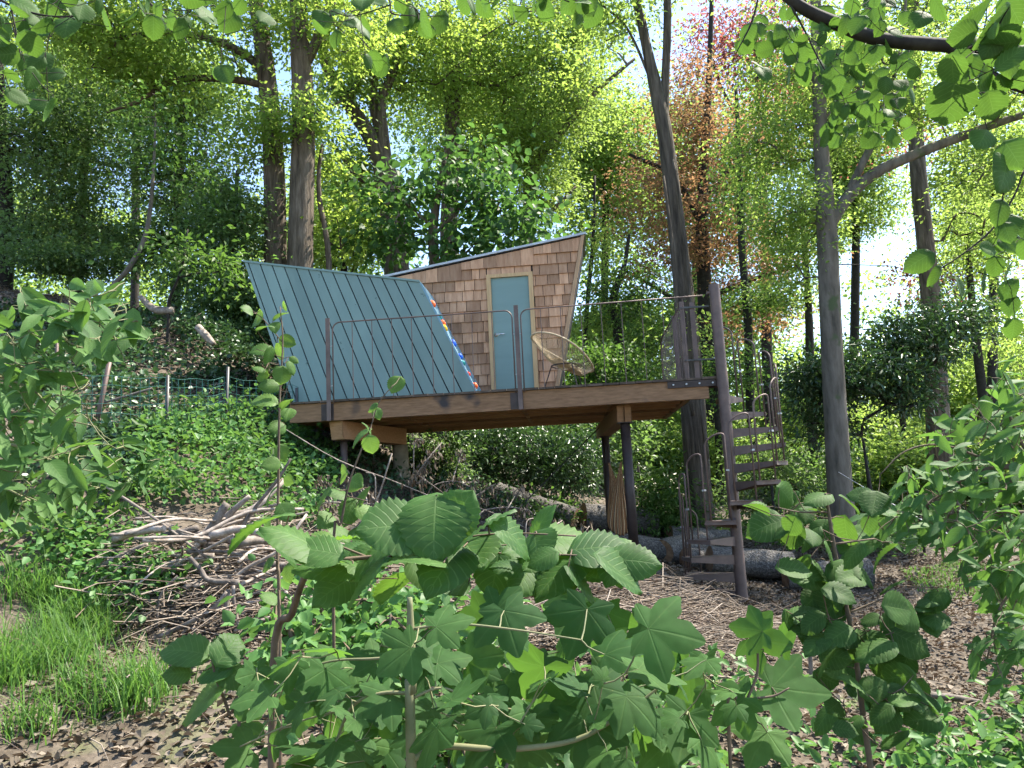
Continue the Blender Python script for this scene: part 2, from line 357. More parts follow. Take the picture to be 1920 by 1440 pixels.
# ------------------------------------------------------------------ deck on posts
ZD = 2.92
DU = nrm((5.42, -.42, 0)); DV = np.array([-DU[1], DU[0], 0]); DO = np.array([-2.88, 9.83, 0]); DL = 5.44; DD = 3.1
EZ = np.array([0, 0, 1.0])
def D(a, b, z): return DO + DU * a + DV * b + EZ * z
def dbox(mb, a0, a1, b0, b1, z0, z1): return mb.box(D(a0, b0, z0), DU * (a1 - a0), DV * (b1 - b0), EZ * (z1 - z0))
def deck():
    t = thing('wooden_deck', 'raised brown timber deck on steel posts carrying the small cabin', 'deck', D(2.7, 1.5, .6))
    n = 27; wd = DL / n; last = None
    for i in range(n):
        jit = random.uniform(-.012, .012)
        m = dbox(MB(), i * wd + .004, (i + 1) * wd - .004, -.035 + jit, DD, ZD - .028, ZD + random.uniform(-.003, .003))
        m.build('deck_board', M['deckboard'], t)
    dbox(MB(), 0, DL - .12, 0, .06, ZD - .265, ZD - .031).build('rim_beam', M['beam'], t)
    dbox(MB(), 0, .06, .063, DD - .05, ZD - .25, ZD - .031).build('rim_beam', M['beam'], t)
    dbox(MB(), DL - .36, DL - .30, .063, DD - .05, ZD - .23, ZD - .031).build('rim_beam', M['beam'], t)
    for k, b in enumerate((.42, .84, 1.26, 1.68, 2.10, 2.52, 2.98)):
        dbox(MB(), .063, DL - .363, b, b + .055, ZD - .225 + random.uniform(-.004, .004), ZD - .031).build('joist', M['joist'], t)
    for a in (1.35, 2.95, 4.1):
        for b in (.478, .898, 1.318, 1.738, 2.158):
            dbox(MB(), a, a + .05, b, b + .357, ZD - .215, ZD - .033).build('blocking', M['joist'], t)
    def beam(p, q, wdt, z0, z1, nm):
        p, q = np.array([*p, 0.]), np.array([*q, 0.]); d = nrm(q - p); s = np.array([-d[1], d[0], 0]) * wdt / 2
        m = MB(); c = .03
        m.prism([p + s + EZ * z1, p - s + EZ * z1, p - s + EZ * (z0 + c) + d * .0, p - s + d * .05 + EZ * z0, p + s + d * .05 + EZ * z0][:4] + [p + s + d * .05 + EZ * z0],
                [q + s + EZ * z1, q - s + EZ * z1, q - s + EZ * (z0 + c), q - s + EZ * z0, q + s + EZ * z0])
        return m.build(nm, M['joist'], t)
    beam((-2.30, 9.88), (-1.70, 11.45), .2, 2.42, ZD - .267, 'cross_beam')
    beam((1.36, 9.72), (1.40, 12.75), .085, 2.45, ZD - .267, 'cross_beam')
    beam((1.455, 9.72), (1.495, 12.75), .085, 2.45, ZD - .268, 'cross_beam')
    for x, y, r, z1, mm in ((1.43, 9.88, .064, 2.45, 'steel_dark'), (1.445, 12.3, .064, 2.45, 'steel_dark'), (-2.26, 10.15, .047, 2.42, 'steel')):
        g = h1(x, y) - .15
        m = MB().tube([(x, y, g), (x, y, z1)], r, 16); m.build('post', M[mm], t, True)
        MB().box((x - .1, y - .1, z1 - .012), (.2, 0, 0), (0, .2, 0), (0, 0, .011)).build('post_plate', M['steel_dark'], t)
    x, y = -1.72, 11.5
    MB().tube([(x, y, h1(x, y) - .2), (x + .02, y, 1.9), (x, y, 2.42)], [.15, .13, .12], 10, wob=.06).build('pillar', M['pillar'], t, True)
    # steel fish plate with bolts, and the two plates behind the railing posts
    pl = dbox(MB(), DL - .62, DL - .02, -.022, -.003, ZD - .115, ZD - .034).build('fish_plate', M['steel_dark'], t)
    for k in range(4):
        a = DL - .55 + k * .16
        MB().tube([D(a, -.022, ZD - .075), D(a, -.036, ZD - .075)], .012, 8).build('bolt', M['zinc'], pl)
    for a in (.42, 2.86):
        dbox(MB(), a, a + .16, -.012, -.002, ZD - .26, ZD - .05).build('post_bracket', M['steel_dark'], t)
    p, q = P(1122, 803, 12.2), P(958, 968, 11.0)
    MB().tube([p, q], .009, 6).build('brace_cable', M['rope'], t)
deck()

def railing():
    t = thing('deck_railing', 'thin rusty steel railing with slim bars along the front deck edge', 'railing', D(2.7, -.03, ZD))
    def post(a):
        dbox(MB(), a - .028, a + .028, -.048, -.038, ZD - .27, 3.99).build('rail_post', M['steel'], t)
        dbox(MB(), a - .004, a + .004, -.036, -.013, ZD - .2, 3.985).build('rail_post', M['steel'], t)
    pa, pb = np.dot(np.array([-2.35, 9.8, 0]) - DO, DU), np.dot(np.array([.1, 9.6, 0]) - DO, DU)
    post(pa); post(pb)
    def panel(a0, a1, zt, step, right_round=True):
        b = -.03; r = .1; pts = [D(a0, b, ZD - .05), D(a0, b, zt - r)]
        for k in range(1, 7): q = math.pi / 2 * k / 6; pts.append(D(a0 + r - r * math.cos(q), b, zt - r + r * math.sin(q)))
        if right_round:
            for k in range(0, 7): q = math.pi / 2 * k / 6; pts.append(D(a1 - r + r * math.sin(q), b, zt - r + r * math.cos(q)))
            pts.append(D(a1, b, ZD - .05))
        else: pts.append(D(a1, b, zt + .02))
        MB().tube(pts, .0095, 6).build('rail_frame', M['steel'], t, True)
        n = int(round((a1 - a0) / step))
        for i in range(1, n):
            a = a0 + (a1 - a0) * i / n
            MB().tube([D(a, b, ZD - .03), D(a, b, zt)], .0055, 5, False).build('baluster', M['steel'], t)
    panel(pa + .06, pb - .055, 3.93, .268); panel(pb + .055, DL - .1, 3.93, .268, False)
    for a in (pa, pb):
        for s in (-1, 1):
            for z in (3.62, 3.1):
                if a == pa and s < 0: continue
                MB().tube([D(a + s * .02, -.03, z), D(a + s * .06, -.03, z)], .007, 6).build('clip', M['zinc'], t)
    t2 = thing('side_railing', 'close-barred rusty railing running back along the stair side of the deck', 'railing', D(DL - .35, 1.6, ZD))
    a = DL - .3
    pts = [D(a, .45, 3.97), D(a - .02, 2.6, 3.97)]
    for k in range(1, 6): q = math.pi / 2 * k / 5; pts.append(D(a - .02, 2.6 + .25 * math.sin(q), 3.97 - .25 * (1 - math.cos(q))))
    pts.append(D(a - .02, 2.85, ZD))
    MB().tube(pts, .012, 6).build('top_rail', M['steel'], t2, True)
    for i in range(17):
        b = .5 + i * .142
        MB().tube([D(a - .01, b, ZD), D(a - .01, b, 3.965)], .006, 5, False).build('baluster', M['steel'], t2)
    for b in (.43, 1.25):
        dbox(MB(), a - .03, a + .03, b - .006, b + .006, ZD, 4.0).build('rail_post', M['steel'], t2)
    dbox(MB(), a + .1, a + .16, .42, .432, ZD, 3.98).build('gate_post', M['steel'], t2)
    for z in (3.9, 3.2):
        dbox(MB(), a - .02, a + .35, .40, .415, z, z + .022).build('hinge_strap', M['steel_grey'], t2)
railing()

# ------------------------------------------------------------------ cabin
def clip_poly(poly, cl):                            # convex clip, both counter-clockwise in (s, z)
    out = list(poly)
    for i in range(len(cl)):
        a, b = np.array(cl[i]), np.array(cl[(i + 1) % len(cl)]); e = b - a; src = out; out = []
        if not src: return []
        def sd(p): return e[0] * (p[1] - a[1]) - e[1] * (p[0] - a[0])
        for j in range(len(src)):
            p, q = np.array(src[j]), np.array(src[(j + 1) % len(src)]); dp, dq = sd(p), sd(q)
            if dp >= 0: out.append(p)
            if dp * dq < 0: out.append(p + (q - p) * dp / (dp - dq))
    return out
def area(p):
    return .5 * abs(sum(p[i][0] * p[(i + 1) % len(p)][1] - p[(i + 1) % len(p)][0] * p[i][1] for i in range(len(p)))) if len(p) > 2 else 0
def cabin():
    t = thing('cabin', 'small angular cabin with blue-green board wall and brown shingle wall on the deck', 'cabin', D(1.9, 1.9, ZD))
    # board wing
    BT = 1.05; o = D(0, BT, 0)
    tl, tr, br, bl = (PP(px, py, o, DV) for px, py in ((459, 492), (786, 530), (888, 728), (548, 750)))
    def down(a, b):
        k = (ZD + .004 - a[2]) / (b[2] - a[2]); return a + (b - a) * k
    bl, br = down(tl, bl), down(tr, br)
    dep = DV * 1.98
    ins = .012
    f = [tl, bl, br, tr]; bk = [q + dep for q in f]
    fin = [q + DV * ins for q in f]
    MB().prism(fin, bk).build('board_wall', M['membrane'], t)
    n = 15; gap = .009
    L = np.linalg.norm(tr - tl)
    cuts = [0, .022] + [.022 + (1 - .022) * k / (n - 1) for k in range(1, n)]
    for i in range(n):
        s0, s1 = cuts[i] + gap / L * (i > 0), cuts[i + 1] - gap / L * (i < n - 1)
        top = lambda s: tl + (tr - tl) * s
        bot = lambda s: bl + (br - bl) * s
        fr = [top(s0), bot(s0), bot(s1), top(s1)]; off = random.uniform(0, .003)
        MB().prism([q - DV * (.012 + off) for q in fr], [q + DV * (ins - .002) for q in fr]).build('plank', M['teal'], t)
    # cap along the top of the boards, and the climbing face on the right
    up = EZ * .03
    MB().prism([tl - DV * .03 + EZ * .002 - DU * .02, tr - DV * .03 + EZ * .002 + DU * .01, tr - DV * .03 + up + DU * .01, tl - DV * .03 + up - DU * .02],
               [tl + dep + EZ * .002 - DU * .02, tr + dep + EZ * .002 + DU * .01, tr + dep + up + DU * .01, tl + dep + up - DU * .02]).build('roof_cap', M['teal_door'], t)
    ox = DU * .03
    MB().prism([tr - DV * .012 + DU * .002, br - DV * .012 + DU * .002, br - DV * .012 + ox, tr - DV * .012 + ox],
               [tr + dep + DU * .002, br + dep + DU * .002, br + dep + ox * 2, tr + dep + ox * 2]).build('climbing_wall', M['teal_side'], t)
    d = br - tr; out = nrm(np.cross(d, DV)); out = out if out[0] > 0 else -out
    for py, mm, r in ((570, 'orange', .055), (592, 'green', .04), (604, 'orange', .055), (615, 'yellow', .045), (641, 'blue', .055), (667, 'blue', .055), (680, 'green', .045), (701, 'red', .035), (723, 'orange', .055)):
        k = (py - 530) / (728 - 530); c = PP(786 + (888 - 786) * k, py, o, DV) + DV * random.uniform(.03, .12) + ox
        v_, f_ = [], []; nn, mmn = 8, 5; ax = nrm(d); a2 = np.cross(out, ax); sx, sy = random.uniform(.9, 1.3), random.uniform(.6, .9)
        for i in range(mmn):
            q = math.pi / 2 * i / (mmn - 1); rr = math.cos(q) ** .7
            for j in range(nn):
                w_ = 2 * math.pi * j / nn; wob = 1 + .15 * math.sin(3 * w_ + py)
                v_.append(c + ax * math.cos(w_) * rr * r * sx * wob + a2 * math.sin(w_) * rr * r * sy * wob + out * (math.sin(q) * r * .75))
        for i in range(mmn - 1):
            for j in range(nn): f_.append([i * nn + j, i * nn + (j + 1) % nn, (i + 1) * nn + (j + 1) % nn, (i + 1) * nn + j])
        link_mesh('climbing_hold', v_, f_, M['hold_' + mm], t, smooth=True, label='bright %s climbing hold' % mm)
    # shingle wing
    BS = 1.9; o2 = D(0, BS, 0)
    A, B, Cc = (PP(px, py, o2, DV) for px, py in ((700, 526), (1095, 441), (1048, 720)))
    k = (ZD + .004 - B[2]) / (Cc[2] - B[2]); Cc = B + (Cc - B) * k
    sA, sB, sC = (np.dot(q - DO, DU) for q in (A, B, Cc)); zA, zB = A[2], B[2]
    poly = [(sA, ZD + .004), (sC, ZD + .004), (sB, zB), (sA, zA)]
    W3 = lambda s, z, b: D(s, b, z)
    f = [W3(s, z, BS) for s, z in poly]; f = f[::-1]
    MB().prism(f, [q + DV * 1.12 for q in f]).build('wall', M['membrane'], t)
    d0 = np.dot(PP(912, 520, o2, DV) - DO, DU); d1 = np.dot(PP(999, 516, o2, DV) - DO, DU); dt = PP(955, 514, o2, DV)[2]
    fw = .068
    cnt = 0
    def shingle(pg, proud):
        if area(pg) < .0009: return
        z0 = min(p[1] for p in pg); z1 = max(p[1] for p in pg); hh = max(z1 - z0, .02)
        fr = [W3(p[0], p[1], BS - proud - .022 * (1 - (p[1] - z0) / hh) - .004) for p in pg][::-1]
        bk = [W3(p[0], p[1], BS - .001) for p in pg][::-1]
        MB().prism(fr, bk).build('shingle', M['shingle'], t)
    slope = (zB - zA) / (sB - sA)
    edge = lambda s: zA + (s - sA) * slope
    right = lambda z: sC + (sB - sC) * (z - ZD) / (zB - ZD)
    row, z = .166, ZD + .01
    inner = [(sA, ZD), (sC - .055, ZD), (sB - .06, zB - .03), (sA, zA - .03)]
    while z < zB:
        s = sA + random.uniform(-.1, 0)
        while s < sB:
            wd = random.choice((.12, .15, .17, .19, .23, .27)) * random.uniform(.9, 1.1); s1 = s + wd
            jz = random.uniform(-.004, .004); g = .008
            for (q0, q1, y0, y1) in ([(s, s1, z, z + row)] if (s1 < d0 or s > d1 or z > dt) else
                                     [(s, min(s1, d0), z, z + row), (max(s, d1), s1, z, z + row), (max(s, d0), min(s1, d1), max(z, dt), z + row)]):
                if q1 - q0 < .02 or y1 - y0 < .012: continue
                pg = clip_poly([(q0 + g / 2, y0 + jz), (q1 - g / 2, y0 + jz), (q1 - g / 2, y1 + .01), (q0 + g / 2, y1 + .01)], inner)
                if len(pg) > 2 and np.mean([p[1] for p in pg]) < edge(np.mean([p[0] for p in pg])) - .13: shingle([tuple(p) for p in pg], .0)
            s = s1
        z += row
    s = sA
    while s < sB - .05:                             # the top course follows the roof slope in steps
        s1 = min(s + random.choice((.13, .15, .18, .2)), sB - .03)
        zl = ZD + .01 + row * math.floor((edge(s) - .14 - ZD) / row)
        pg = clip_poly([(s + .002, zl), (s1 - .002, zl), (s1 - .002, edge(s1) - .02), (s + .002, edge(s) - .02)], inner)
        if len(pg) > 2: shingle([tuple(p) for p in pg], .010)
        s = s1
    # roof edge, trim, door
    e0, e1 = W3(sA, edge(sA), BS), W3(sB + .03, edge(sB + .03), BS)
    up = EZ * .035
    MB().prism([e0 - DV * .05, e1 - DV * .05, e1 - DV * .05 + up, e0 - DV * .05 + up], [e0 + DV * 1.16, e1 + DV * 1.16, e1 + DV * 1.16 + up, e0 + DV * 1.16 + up]).build('roof', M['zinc'], t)
    pr = [(sC - .05, ZD + .006), (sC + .006, ZD + .006), (sB + .006, zB - .003), (sB - .05, zB - .014)]
    MB().prism([W3(s_, z_, BS - .034) for s_, z_ in pr][::-1], [W3(s_, z_, BS + .02) for s_, z_ in pr][::-1]).build('corner_trim', M['pinetrim'], t)
    dbox(MB(), d0 + .001, d0 + fw, BS - .06, BS - .002, ZD + .004, dt).build('door_frame', M['pine'], t)
    dbox(MB(), d1 - fw, d1 - .001, BS - .06, BS - .002, ZD + .004, dt).build('door_frame', M['pine'], t)
    dbox(MB(), d0 + fw + .001, d1 - fw - .001, BS - .058, BS - .002, dt - fw * .8, dt - .001).build('door_frame', M['pine'], t)
    dr = dbox(MB(), d0 + fw + .002, d1 - fw - .002, BS - .025, BS - .003, ZD + .01, dt - fw * .8 - .003).build('door', M['teal_door'], t, label='blue-green plain door with lever handle')
    hz = PP(930, 629, o2, DV)[2]; ha = d0 + fw + .045
    m = MB(); m.tube([D(ha, BS - .026, hz), D(ha, BS - .036, hz)], .027, 14); m.tube([D(ha, BS - .036, hz), D(ha, BS - .075, hz)], .009, 8)
    m.tube([D(ha, BS - .075, hz), D(ha + .13, BS - .075, hz + .002)], .009, 8); m.build('handle', M['chrome'], dr, True)
cabin()

# ------------------------------------------------------------------ spiral stair
def stairs():
    sx, sy = 2.585, 9.35; zb = h1(sx, sy)
    t = thing('spiral_staircase', 'rusty steel spiral staircase with wedge treads round one pole', 'staircase', (sx, sy, zb))
    MB().tube([(sx, sy, zb - .15), (sx, sy, zb + 1.0), (sx, sy, 4.07)], [.068, .067, .066], 18, False).build('pole', M['steel'], t, True)
    MB().tube([(sx - .10, sy, 3.97), (sx - .05, sy, 3.97)], .018, 8).build('stub', M['steel'], t)
    n = 13; z0 = .34; dz = (ZD - .02 - z0) / (n - 1); Rr = .66
    for i in range(n):
        fi = R(132 + 27 * i); z = z0 + dz * i; h = .075
        m = MB(); d1_, d2_ = R(4), R(15.5)
        def pt(r, a, zz): return np.array([sx + r * math.cos(a), sy + r * math.sin(a), zz])
        # folded sheet tread: top plate, deep leading web, shallow outer web
        top = [pt(.06, fi - R(26), z), pt(Rr, fi - d2_, z), pt(Rr + .005, fi, z), pt(Rr, fi + d2_, z), pt(.06, fi + R(26), z)]
        m.prism([q - EZ * .006 for q in top], top)
        for s_ in (-1, 1):
            a0, a1 = fi + s_ * R(26), fi + s_ * d2_
            p, q = pt(.06, a0, z - .006), pt(Rr, a1, z - .006); nn = nrm(np.cross(q - p, EZ)) * .006
            m.prism([p, q, q - EZ * .04, p - EZ * .11], [p + nn, q + nn, q + nn - EZ * .04, p + nn - EZ * .11])
        p, q = pt(Rr - .004, fi - d2_, z - .007), pt(Rr - .004, fi + d2_, z - .007); nn = nrm(np.cross(q - p, EZ)) * .006
        m.prism([p, q, q - EZ * .04, p - EZ * .04], [p + nn, q + nn, q + nn - EZ * .04, p + nn - EZ * .04])
        m.build('tread', M['steel'], t)
        MB().tube([(sx, sy, z - .13), (sx, sy, z + .004)], .0692, 18, False).build('collar', M['steel'], t, True)
        if i < n - 1:                               # inverted U railing: one leg on this tread, one on the next
            a0, a1 = fi - R(10), fi + R(11); rr = Rr - .03; top_z = z + .92
            A, B = pt(rr, a0, z - .02), pt(rr, a1, z - .02)
            pts = [A, pt(rr, a0, top_z - .06)]
            for k in range(1, 8):
                q = math.pi * k / 8; c = (1 - math.cos(q)) / 2; pts.append(pt(rr, a0 + (a1 - a0) * c, top_z - .06 + .06 * math.sin(q) + .09 * c))
            pts += [pt(rr, a1, top_z + .03), B]
            MB().tube(pts, .0105, 6).build('baluster_hoop', M['steel'], t, True)
            MB().box(pt(rr - .02, a1 - R(.8), z + .55), pt(.04, a1, 0) - pt(0, a1, 0), EZ * .02, pt(rr, a1 + R(3), 0) - pt(rr, a1, 0)).build('clamp', M['zinc'], t)
stairs()

# ------------------------------------------------------------------ garden chair
def chair():
    c0 = P(1056, 668, 10.55); c0[2] += .0
    t = thing('garden_chair', 'round cane-coloured string lounge chair on thin black legs beside the door', 'chair', (c0[0], c0[1], ZD))
    fwd = nrm((.93, .36, 0)); sd_ = np.cross(EZ, fwd)
    ctr = np.array([c0[0] - .0, c0[1], ZD + .60])
    maj = nrm(fwd * .86 - EZ * .52) * .50; mnr = sd_ * .36 
    rim, inner = [], []
    hub = ctr - maj * .05 - EZ * .24 + fwd * .05
    N_ = 88
    for k in range(N_):
        q = 2 * math.pi * k / N_; w_ = 1 - .18 * math.cos(q)
        rim.append(ctr - maj * math.cos(q) * -1 + mnr * math.sin(q) * w_ + EZ * .05 * math.sin(q) ** 2)
        inner.append(hub + fwd * .07 * math.cos(q) + sd_ * .06 * math.sin(q))
    MB().tube(rim + [rim[0]], .014, 8, False).build('rim', M['cane'], t, True)
    MB().tube(inner + [inner[0]], .011, 8, False).build('hub_ring', M['cane'], t, True)
    for k in range(N_):                             # sagging cords, each its own
        p, q = rim[k], inner[k]; mid = (p + q) / 2 + (hub - ctr) * .32
        MB().tube([p, (p * .55 + mid * .45) , mid, (q * .55 + mid * .45), q], .0042, 4, False).build('cord', M['cane'], t)
    lo = [hub + (fwd * math.cos(R(a)) + sd_ * math.sin(R(a))) * .2 + EZ * .05 for a in range(0, 360, 24)]
    MB().tube(lo + [lo[0]], .009, 6, False).build('base_ring', M['steel_dark'], t, True)
    for a in (20, 150, 270):
        d = fwd * math.cos(R(a)) + sd_ * math.sin(R(a)); p = hub + d * .2 + EZ * .05
        q = hub + d * .36; q[2] = ZD + .002
        MB().tube([p, q], .009, 6).build('leg', M['steel_dark'], t)
    for k in (12, 76):
        MB().tube([rim[k], rim[k] * .4 + hub * .6 - EZ * .03 , lo[2 if k == 12 else 12]], .008, 6).build('stay', M['steel_dark'], t)
chair()

# ------------------------------------------------------------------ hammock
def hammock():
    a, b = P(1136, 868, 10.9), P(1172, 880, 10.75)
    lowp = P(1154, 1004, 10.85)
    t = thing('hammock', 'brown striped cloth hammock hanging between the two dark deck posts', 'hammock', lowp)
    nn, ns = 33, 41; V, Fc, uv = [], [], []; c0 = (a + b) / 2; zt, zl = a[2], lowp[2]
    for i in range(ns):                             # a gathered sling: two hanging strands that open out into one soft sagging belly
        s = i / (ns - 1); th = math.pi * s; h = abs(math.cos(th)) ** 1.5; sgn = math.cos(th)
        wd = float(np.interp(h, (0, .12, .35, .6, .85, 1), (.150, .165, .13, .075, .03, .012)))
        cx = -.075 * sgn * (1 - .5 * (1 - h)); cy = .13 * sgn
        for j in range(nn):
            q = j / (nn - 1) * 2 - 1; pl = .012 * math.sin(q * 17 + 1.3 * sgn + i * .05) * min(1, wd / .08)
            V.append(np.array([c0[0] + cx + q * wd + .02 * math.sin(6 * s), c0[1] + cy - .10 * (1 - q * q) * (1 - h) + pl * 1.6, zl + (zt - zl) * h + .10 * q * q * (1 - h) ** 2 + pl * .4])); uv.append((j / (nn - 1), s))
    for i in range(ns - 1):
        for j in range(nn - 1): Fc.append([i * nn + j, i * nn + j + 1, (i + 1) * nn + j + 1, (i + 1) * nn + j])
    link_mesh('cloth', V, Fc, M['hammock'], t, uv=uv, smooth=True)
    MB().tube([a, P(1136, 838, 11.0), (1.43, 12.24, 2.2)], .008, 6).build('rope', M['rope'], t)
    MB().tube([b, P(1180, 850, 10.3), (1.43, 9.945, 2.1)], .008, 6).build('rope', M['rope'], t)
hammock()

# ------------------------------------------------------------------ logs
def log(label, p0, p1, r, lean=0.0, group='sawn logs lying behind the stair'):
    p0, p1 = np.array(p0, float), np.array(p1, float)
    c = (p0 + p1) / 2
    t = thing('log', label, 'log', (c[0], c[1], min(p0[2], p1[2]) - r), group)
    n = 18; m = MB(); pts = [p0 + (p1 - p0) * k / 10 for k in range(11)]
    m.tube(pts, [r * random.uniform(.96, 1.04) for _ in pts], n, False, wob=.045); ob = m.build('bark', M['log_bark'], t, True)
    d = nrm(p1 - p0); a = nrm(np.cross(d, EZ)); b = np.cross(d, a)
    for q, s in ((p0, -1), (p1, 1)):
        me = MB(); k0 = len(m.v) - n if s > 0 else 0
        ring = [m.v[k0 + k] for k in range(n)]; cc = sum(ring) / n
        me.v = [cc + d * s * .006] + [cc + (v - cc) * .55 + d * s * .007 + random.uniform(-.004, .004) * d for v in ring] + [cc + (v - cc) * .985 + d * s * .001 for v in ring]
        for k in range(n):
            k2 = (k + 1) % n; me.f.append([0, 1 + k, 1 + k2]); me.f.append([1 + k, n + 1 + k, n + 1 + k2, 1 + k2])
        me.build('sawn_end', M['log_end'], t)
    return t
def lay(px, py, Y, r, ang, L):                      # centre of the log's near end on the picture, lying on the ground
    p = P(px, py, Y); d = np.array([math.cos(R(ang)), math.sin(R(ang)), 0]); q = p + d * L
    p[2] = h1(p[0], p[1]) + r * .9; q[2] = h1(q[0], q[1]) + r * .9
    return p, q
for lb, px, py, Y, r, ang, L in (
    ('long rough grey log furthest up the bank below the deck', 1078, 995, 12.6, .2, 163, 1.3),
    ('thick grey log with pale split bark behind the hammock', 1094, 985, 12.9, .22, 12, 1.25),
    ('low grey log on the ground between the two dark posts', 1140, 1022, 11.6, .17, 8, 1.2),
    ('log with orange-brown sawn end against the wire fence', 1255, 1000, 12.8, .17, 10, 1.0),
    ('leaning hollow log with dark open end pointing at the viewer', 1242, 1036, 11.6, .19, 48, 1.3),
    ('short dark log lying under the stair treads', 1285, 1046, 11.2, .16, 20, .9),
    ('big striped grey log end-on beside the stair pole', 1330, 1052, 11.0, .2, 4, 1.15),
    ('log half hidden by the vine stem, right of the stair', 1472, 1080, 10.6, .19, -4, 1.1)):
    p, q = lay(px, py, Y, r, ang, L)
    log(lb, p, q, r)

# ------------------------------------------------------------------ trees
def grow(nodes, cl, anchor_r=.05, rmin=.006):
    """join leaf clusters to the nearest wood already there: one branching twig system"""
    nodes = np.asarray(nodes, float); k0 = len(nodes)
    d0 = np.min(np.linalg.norm(cl[:, None] - nodes[None], axis=2), axis=1); order = np.argsort(d0)
    pts = np.vstack([nodes, cl[order]]); par = np.full(len(pts), -1); cnt = np.ones(len(pts))
    for i in range(k0, len(pts)):
        d = np.linalg.norm(pts[:i] - pts[i], axis=1); d[:k0] *= .9
        j = int(np.argmin(d + .35 * np.maximum(pts[:i, 2] - pts[i, 2], 0))); par[i] = j
    for i in range(len(pts) - 1, k0 - 1, -1): cnt[par[i]] += cnt[i]
    i = np.arange(k0, len(pts)); A, B = pts[par[i]], pts[i]
    mid = (A + B) / 2 + np.stack([rng.normal(0, .06, len(i)), rng.normal(0, .06, len(i)), rng.normal(.05, .06, len(i))], 1) * np.linalg.norm(B - A, axis=1, keepdims=True)
    r = np.minimum(rmin * np.sqrt(cnt[i]), anchor_r)
    return sticks(A, mid, B, r)
def clusters_to_leaves(cl, per, sig, flat, size, droop=.25, updir=1.0, wid=.55, hexa=False):
    n = len(cl) * per
    s = np.repeat(sig * rng.uniform(.6, 1.35, len(cl)), per)[:, None]
    off = rng.normal(0, 1, (n, 3)) * s * np.array([1, 1, flat]); pos = np.repeat(cl, per, 0) + off
    T = off / (np.linalg.norm(off, axis=1, keepdims=True) + 1e-6) + rng.normal(0, .55, (n, 3)); T[:, 2] -= droop
    Nn = np.array([[0, 0, updir]]) + rng.normal(0, .55, (n, 3))
    return leaf_cloud(pos, T, Nn, rng.uniform(size[0], size[1], n), wid, .1, hexa)
def tree(name, label, stems, Y, blobs, lf, size=(.07, .14), per=46, sig=.3, flat=.4, bark='bark', cat='tree', group=None, rmin=.006, droop=.25, wid=.55, sides=12, wob=.07, hexa=False, ground_base=True, dens=1.2):
    nodes = []; mb = MB(); base = None
    for si, st in enumerate(stems):
        p = [np.append(P(q[0], q[1], q[3] if len(q) > 3 else Y), q[2] * .5 / FPX * (q[3] if len(q) > 3 else Y)) for q in st]
        if si == 0 and ground_base:
            b = p[0].copy(); b[2] = h1(b[0], b[1]) - .2; b[3] *= 1.18
            if p[0][2] - b[2] > .5:
                m_ = p[0].copy(); m_[2] = b[2] + .5; m_[3] *= 1.03; p = [b, m_] + p if p[0][2] - m_[2] > .3 else [b] + p
            else: p = [b] + p
            base = b[:3]
        elif si == 0: base = p[0][:3]
        sp = spline(p, 5); mb.tube(sp[:, :3], np.maximum(sp[:, 3], .004), sides if si == 0 else max(6, sides - 4), True, wob)
        nodes += [q[:3] for q in sp[len(sp) // 3 if si == 0 else 0:]]
    t = thing(name, label, cat, base, group)
    mb.build('trunk', M[bark], t, True)
    if blobs:
        cl = []
        for (px, py, dy, rx, ry, rd, n) in blobs:
            n = int(n * dens * (1.0 if py < 0 else 1)); c = P(px, py, Y + dy); k = (Y + dy) / FPX
            q = rng.normal(0, 1, (n, 3)); q /= np.linalg.norm(q, axis=1, keepdims=True); q *= (rng.uniform(0, 1, (n, 1)) ** .42) * rng.uniform(.75, 1.25, (n, 1))
            cl.append(c + q * np.array([rx * k, rd, ry * k]))
        cl = np.vstack(cl)
        V, Fc = grow(nodes, cl, .05, rmin); tag(link_mesh('branches', V, Fc, M[bark], t), None, None, kind='stuff')
        V, Fc = clusters_to_leaves(cl, per, sig, flat, size, droop, wid=wid, hexa=hexa); link_mesh('crown', V, Fc, M[lf], t)
    return t

tree('oak_tree', 'tall oak trunk, darker left one of the close pair behind the cabin',
     [[(517, 500, 44), (514, 330, 41), (506, 200, 38), (494, 90, 34), (470, -60, 28), (450, -260, 20)],
      [(506, 200, 20), (480, 120, 18), (400, 75, 15, 14.6), (300, 62, 11, 14.2), (180, 78, 7, 14), (90, 72, 5, 14)],
      [(494, 160, 16), (440, 150, 14), (330, 150, 11), (260, 190, 8), (200, 210, 5)]], 14.8,
     [(330, 90, -.4, 190, 80, 1.8, 110), (170, 60, -1, 170, 80, 1.6, 90), (430, -120, 0, 260, 160, 2.4, 90), (480, 250, -.3, 60, 60, .9, 22)], 'lf_oak', per=48)
tree('oak_tree', 'tall oak trunk with knot, right one of the close pair behind the cabin',
     [[(563, 500, 50), (565, 380, 47), (569, 200, 43), (562, 70, 38), (556, -60, 32), (550, -260, 22)],
      [(572, 120, 24), (592, 80, 22), (616, 20, 19), (640, -60, 14)], [(570, 250, 9), (600, 210, 7), (640, 190, 4)]], 14.3,
     [(580, 215, -.2, 60, 45, .8, 24), (640, 50, 0, 110, 80, 1.4, 60), (600, -150, 0, 260, 150, 2.6, 90), (530, 30, .4, 60, 60, 1.2, 26), (520, 240, -.4, 60, 30, .6, 14)], 'lf_oak', per=46)
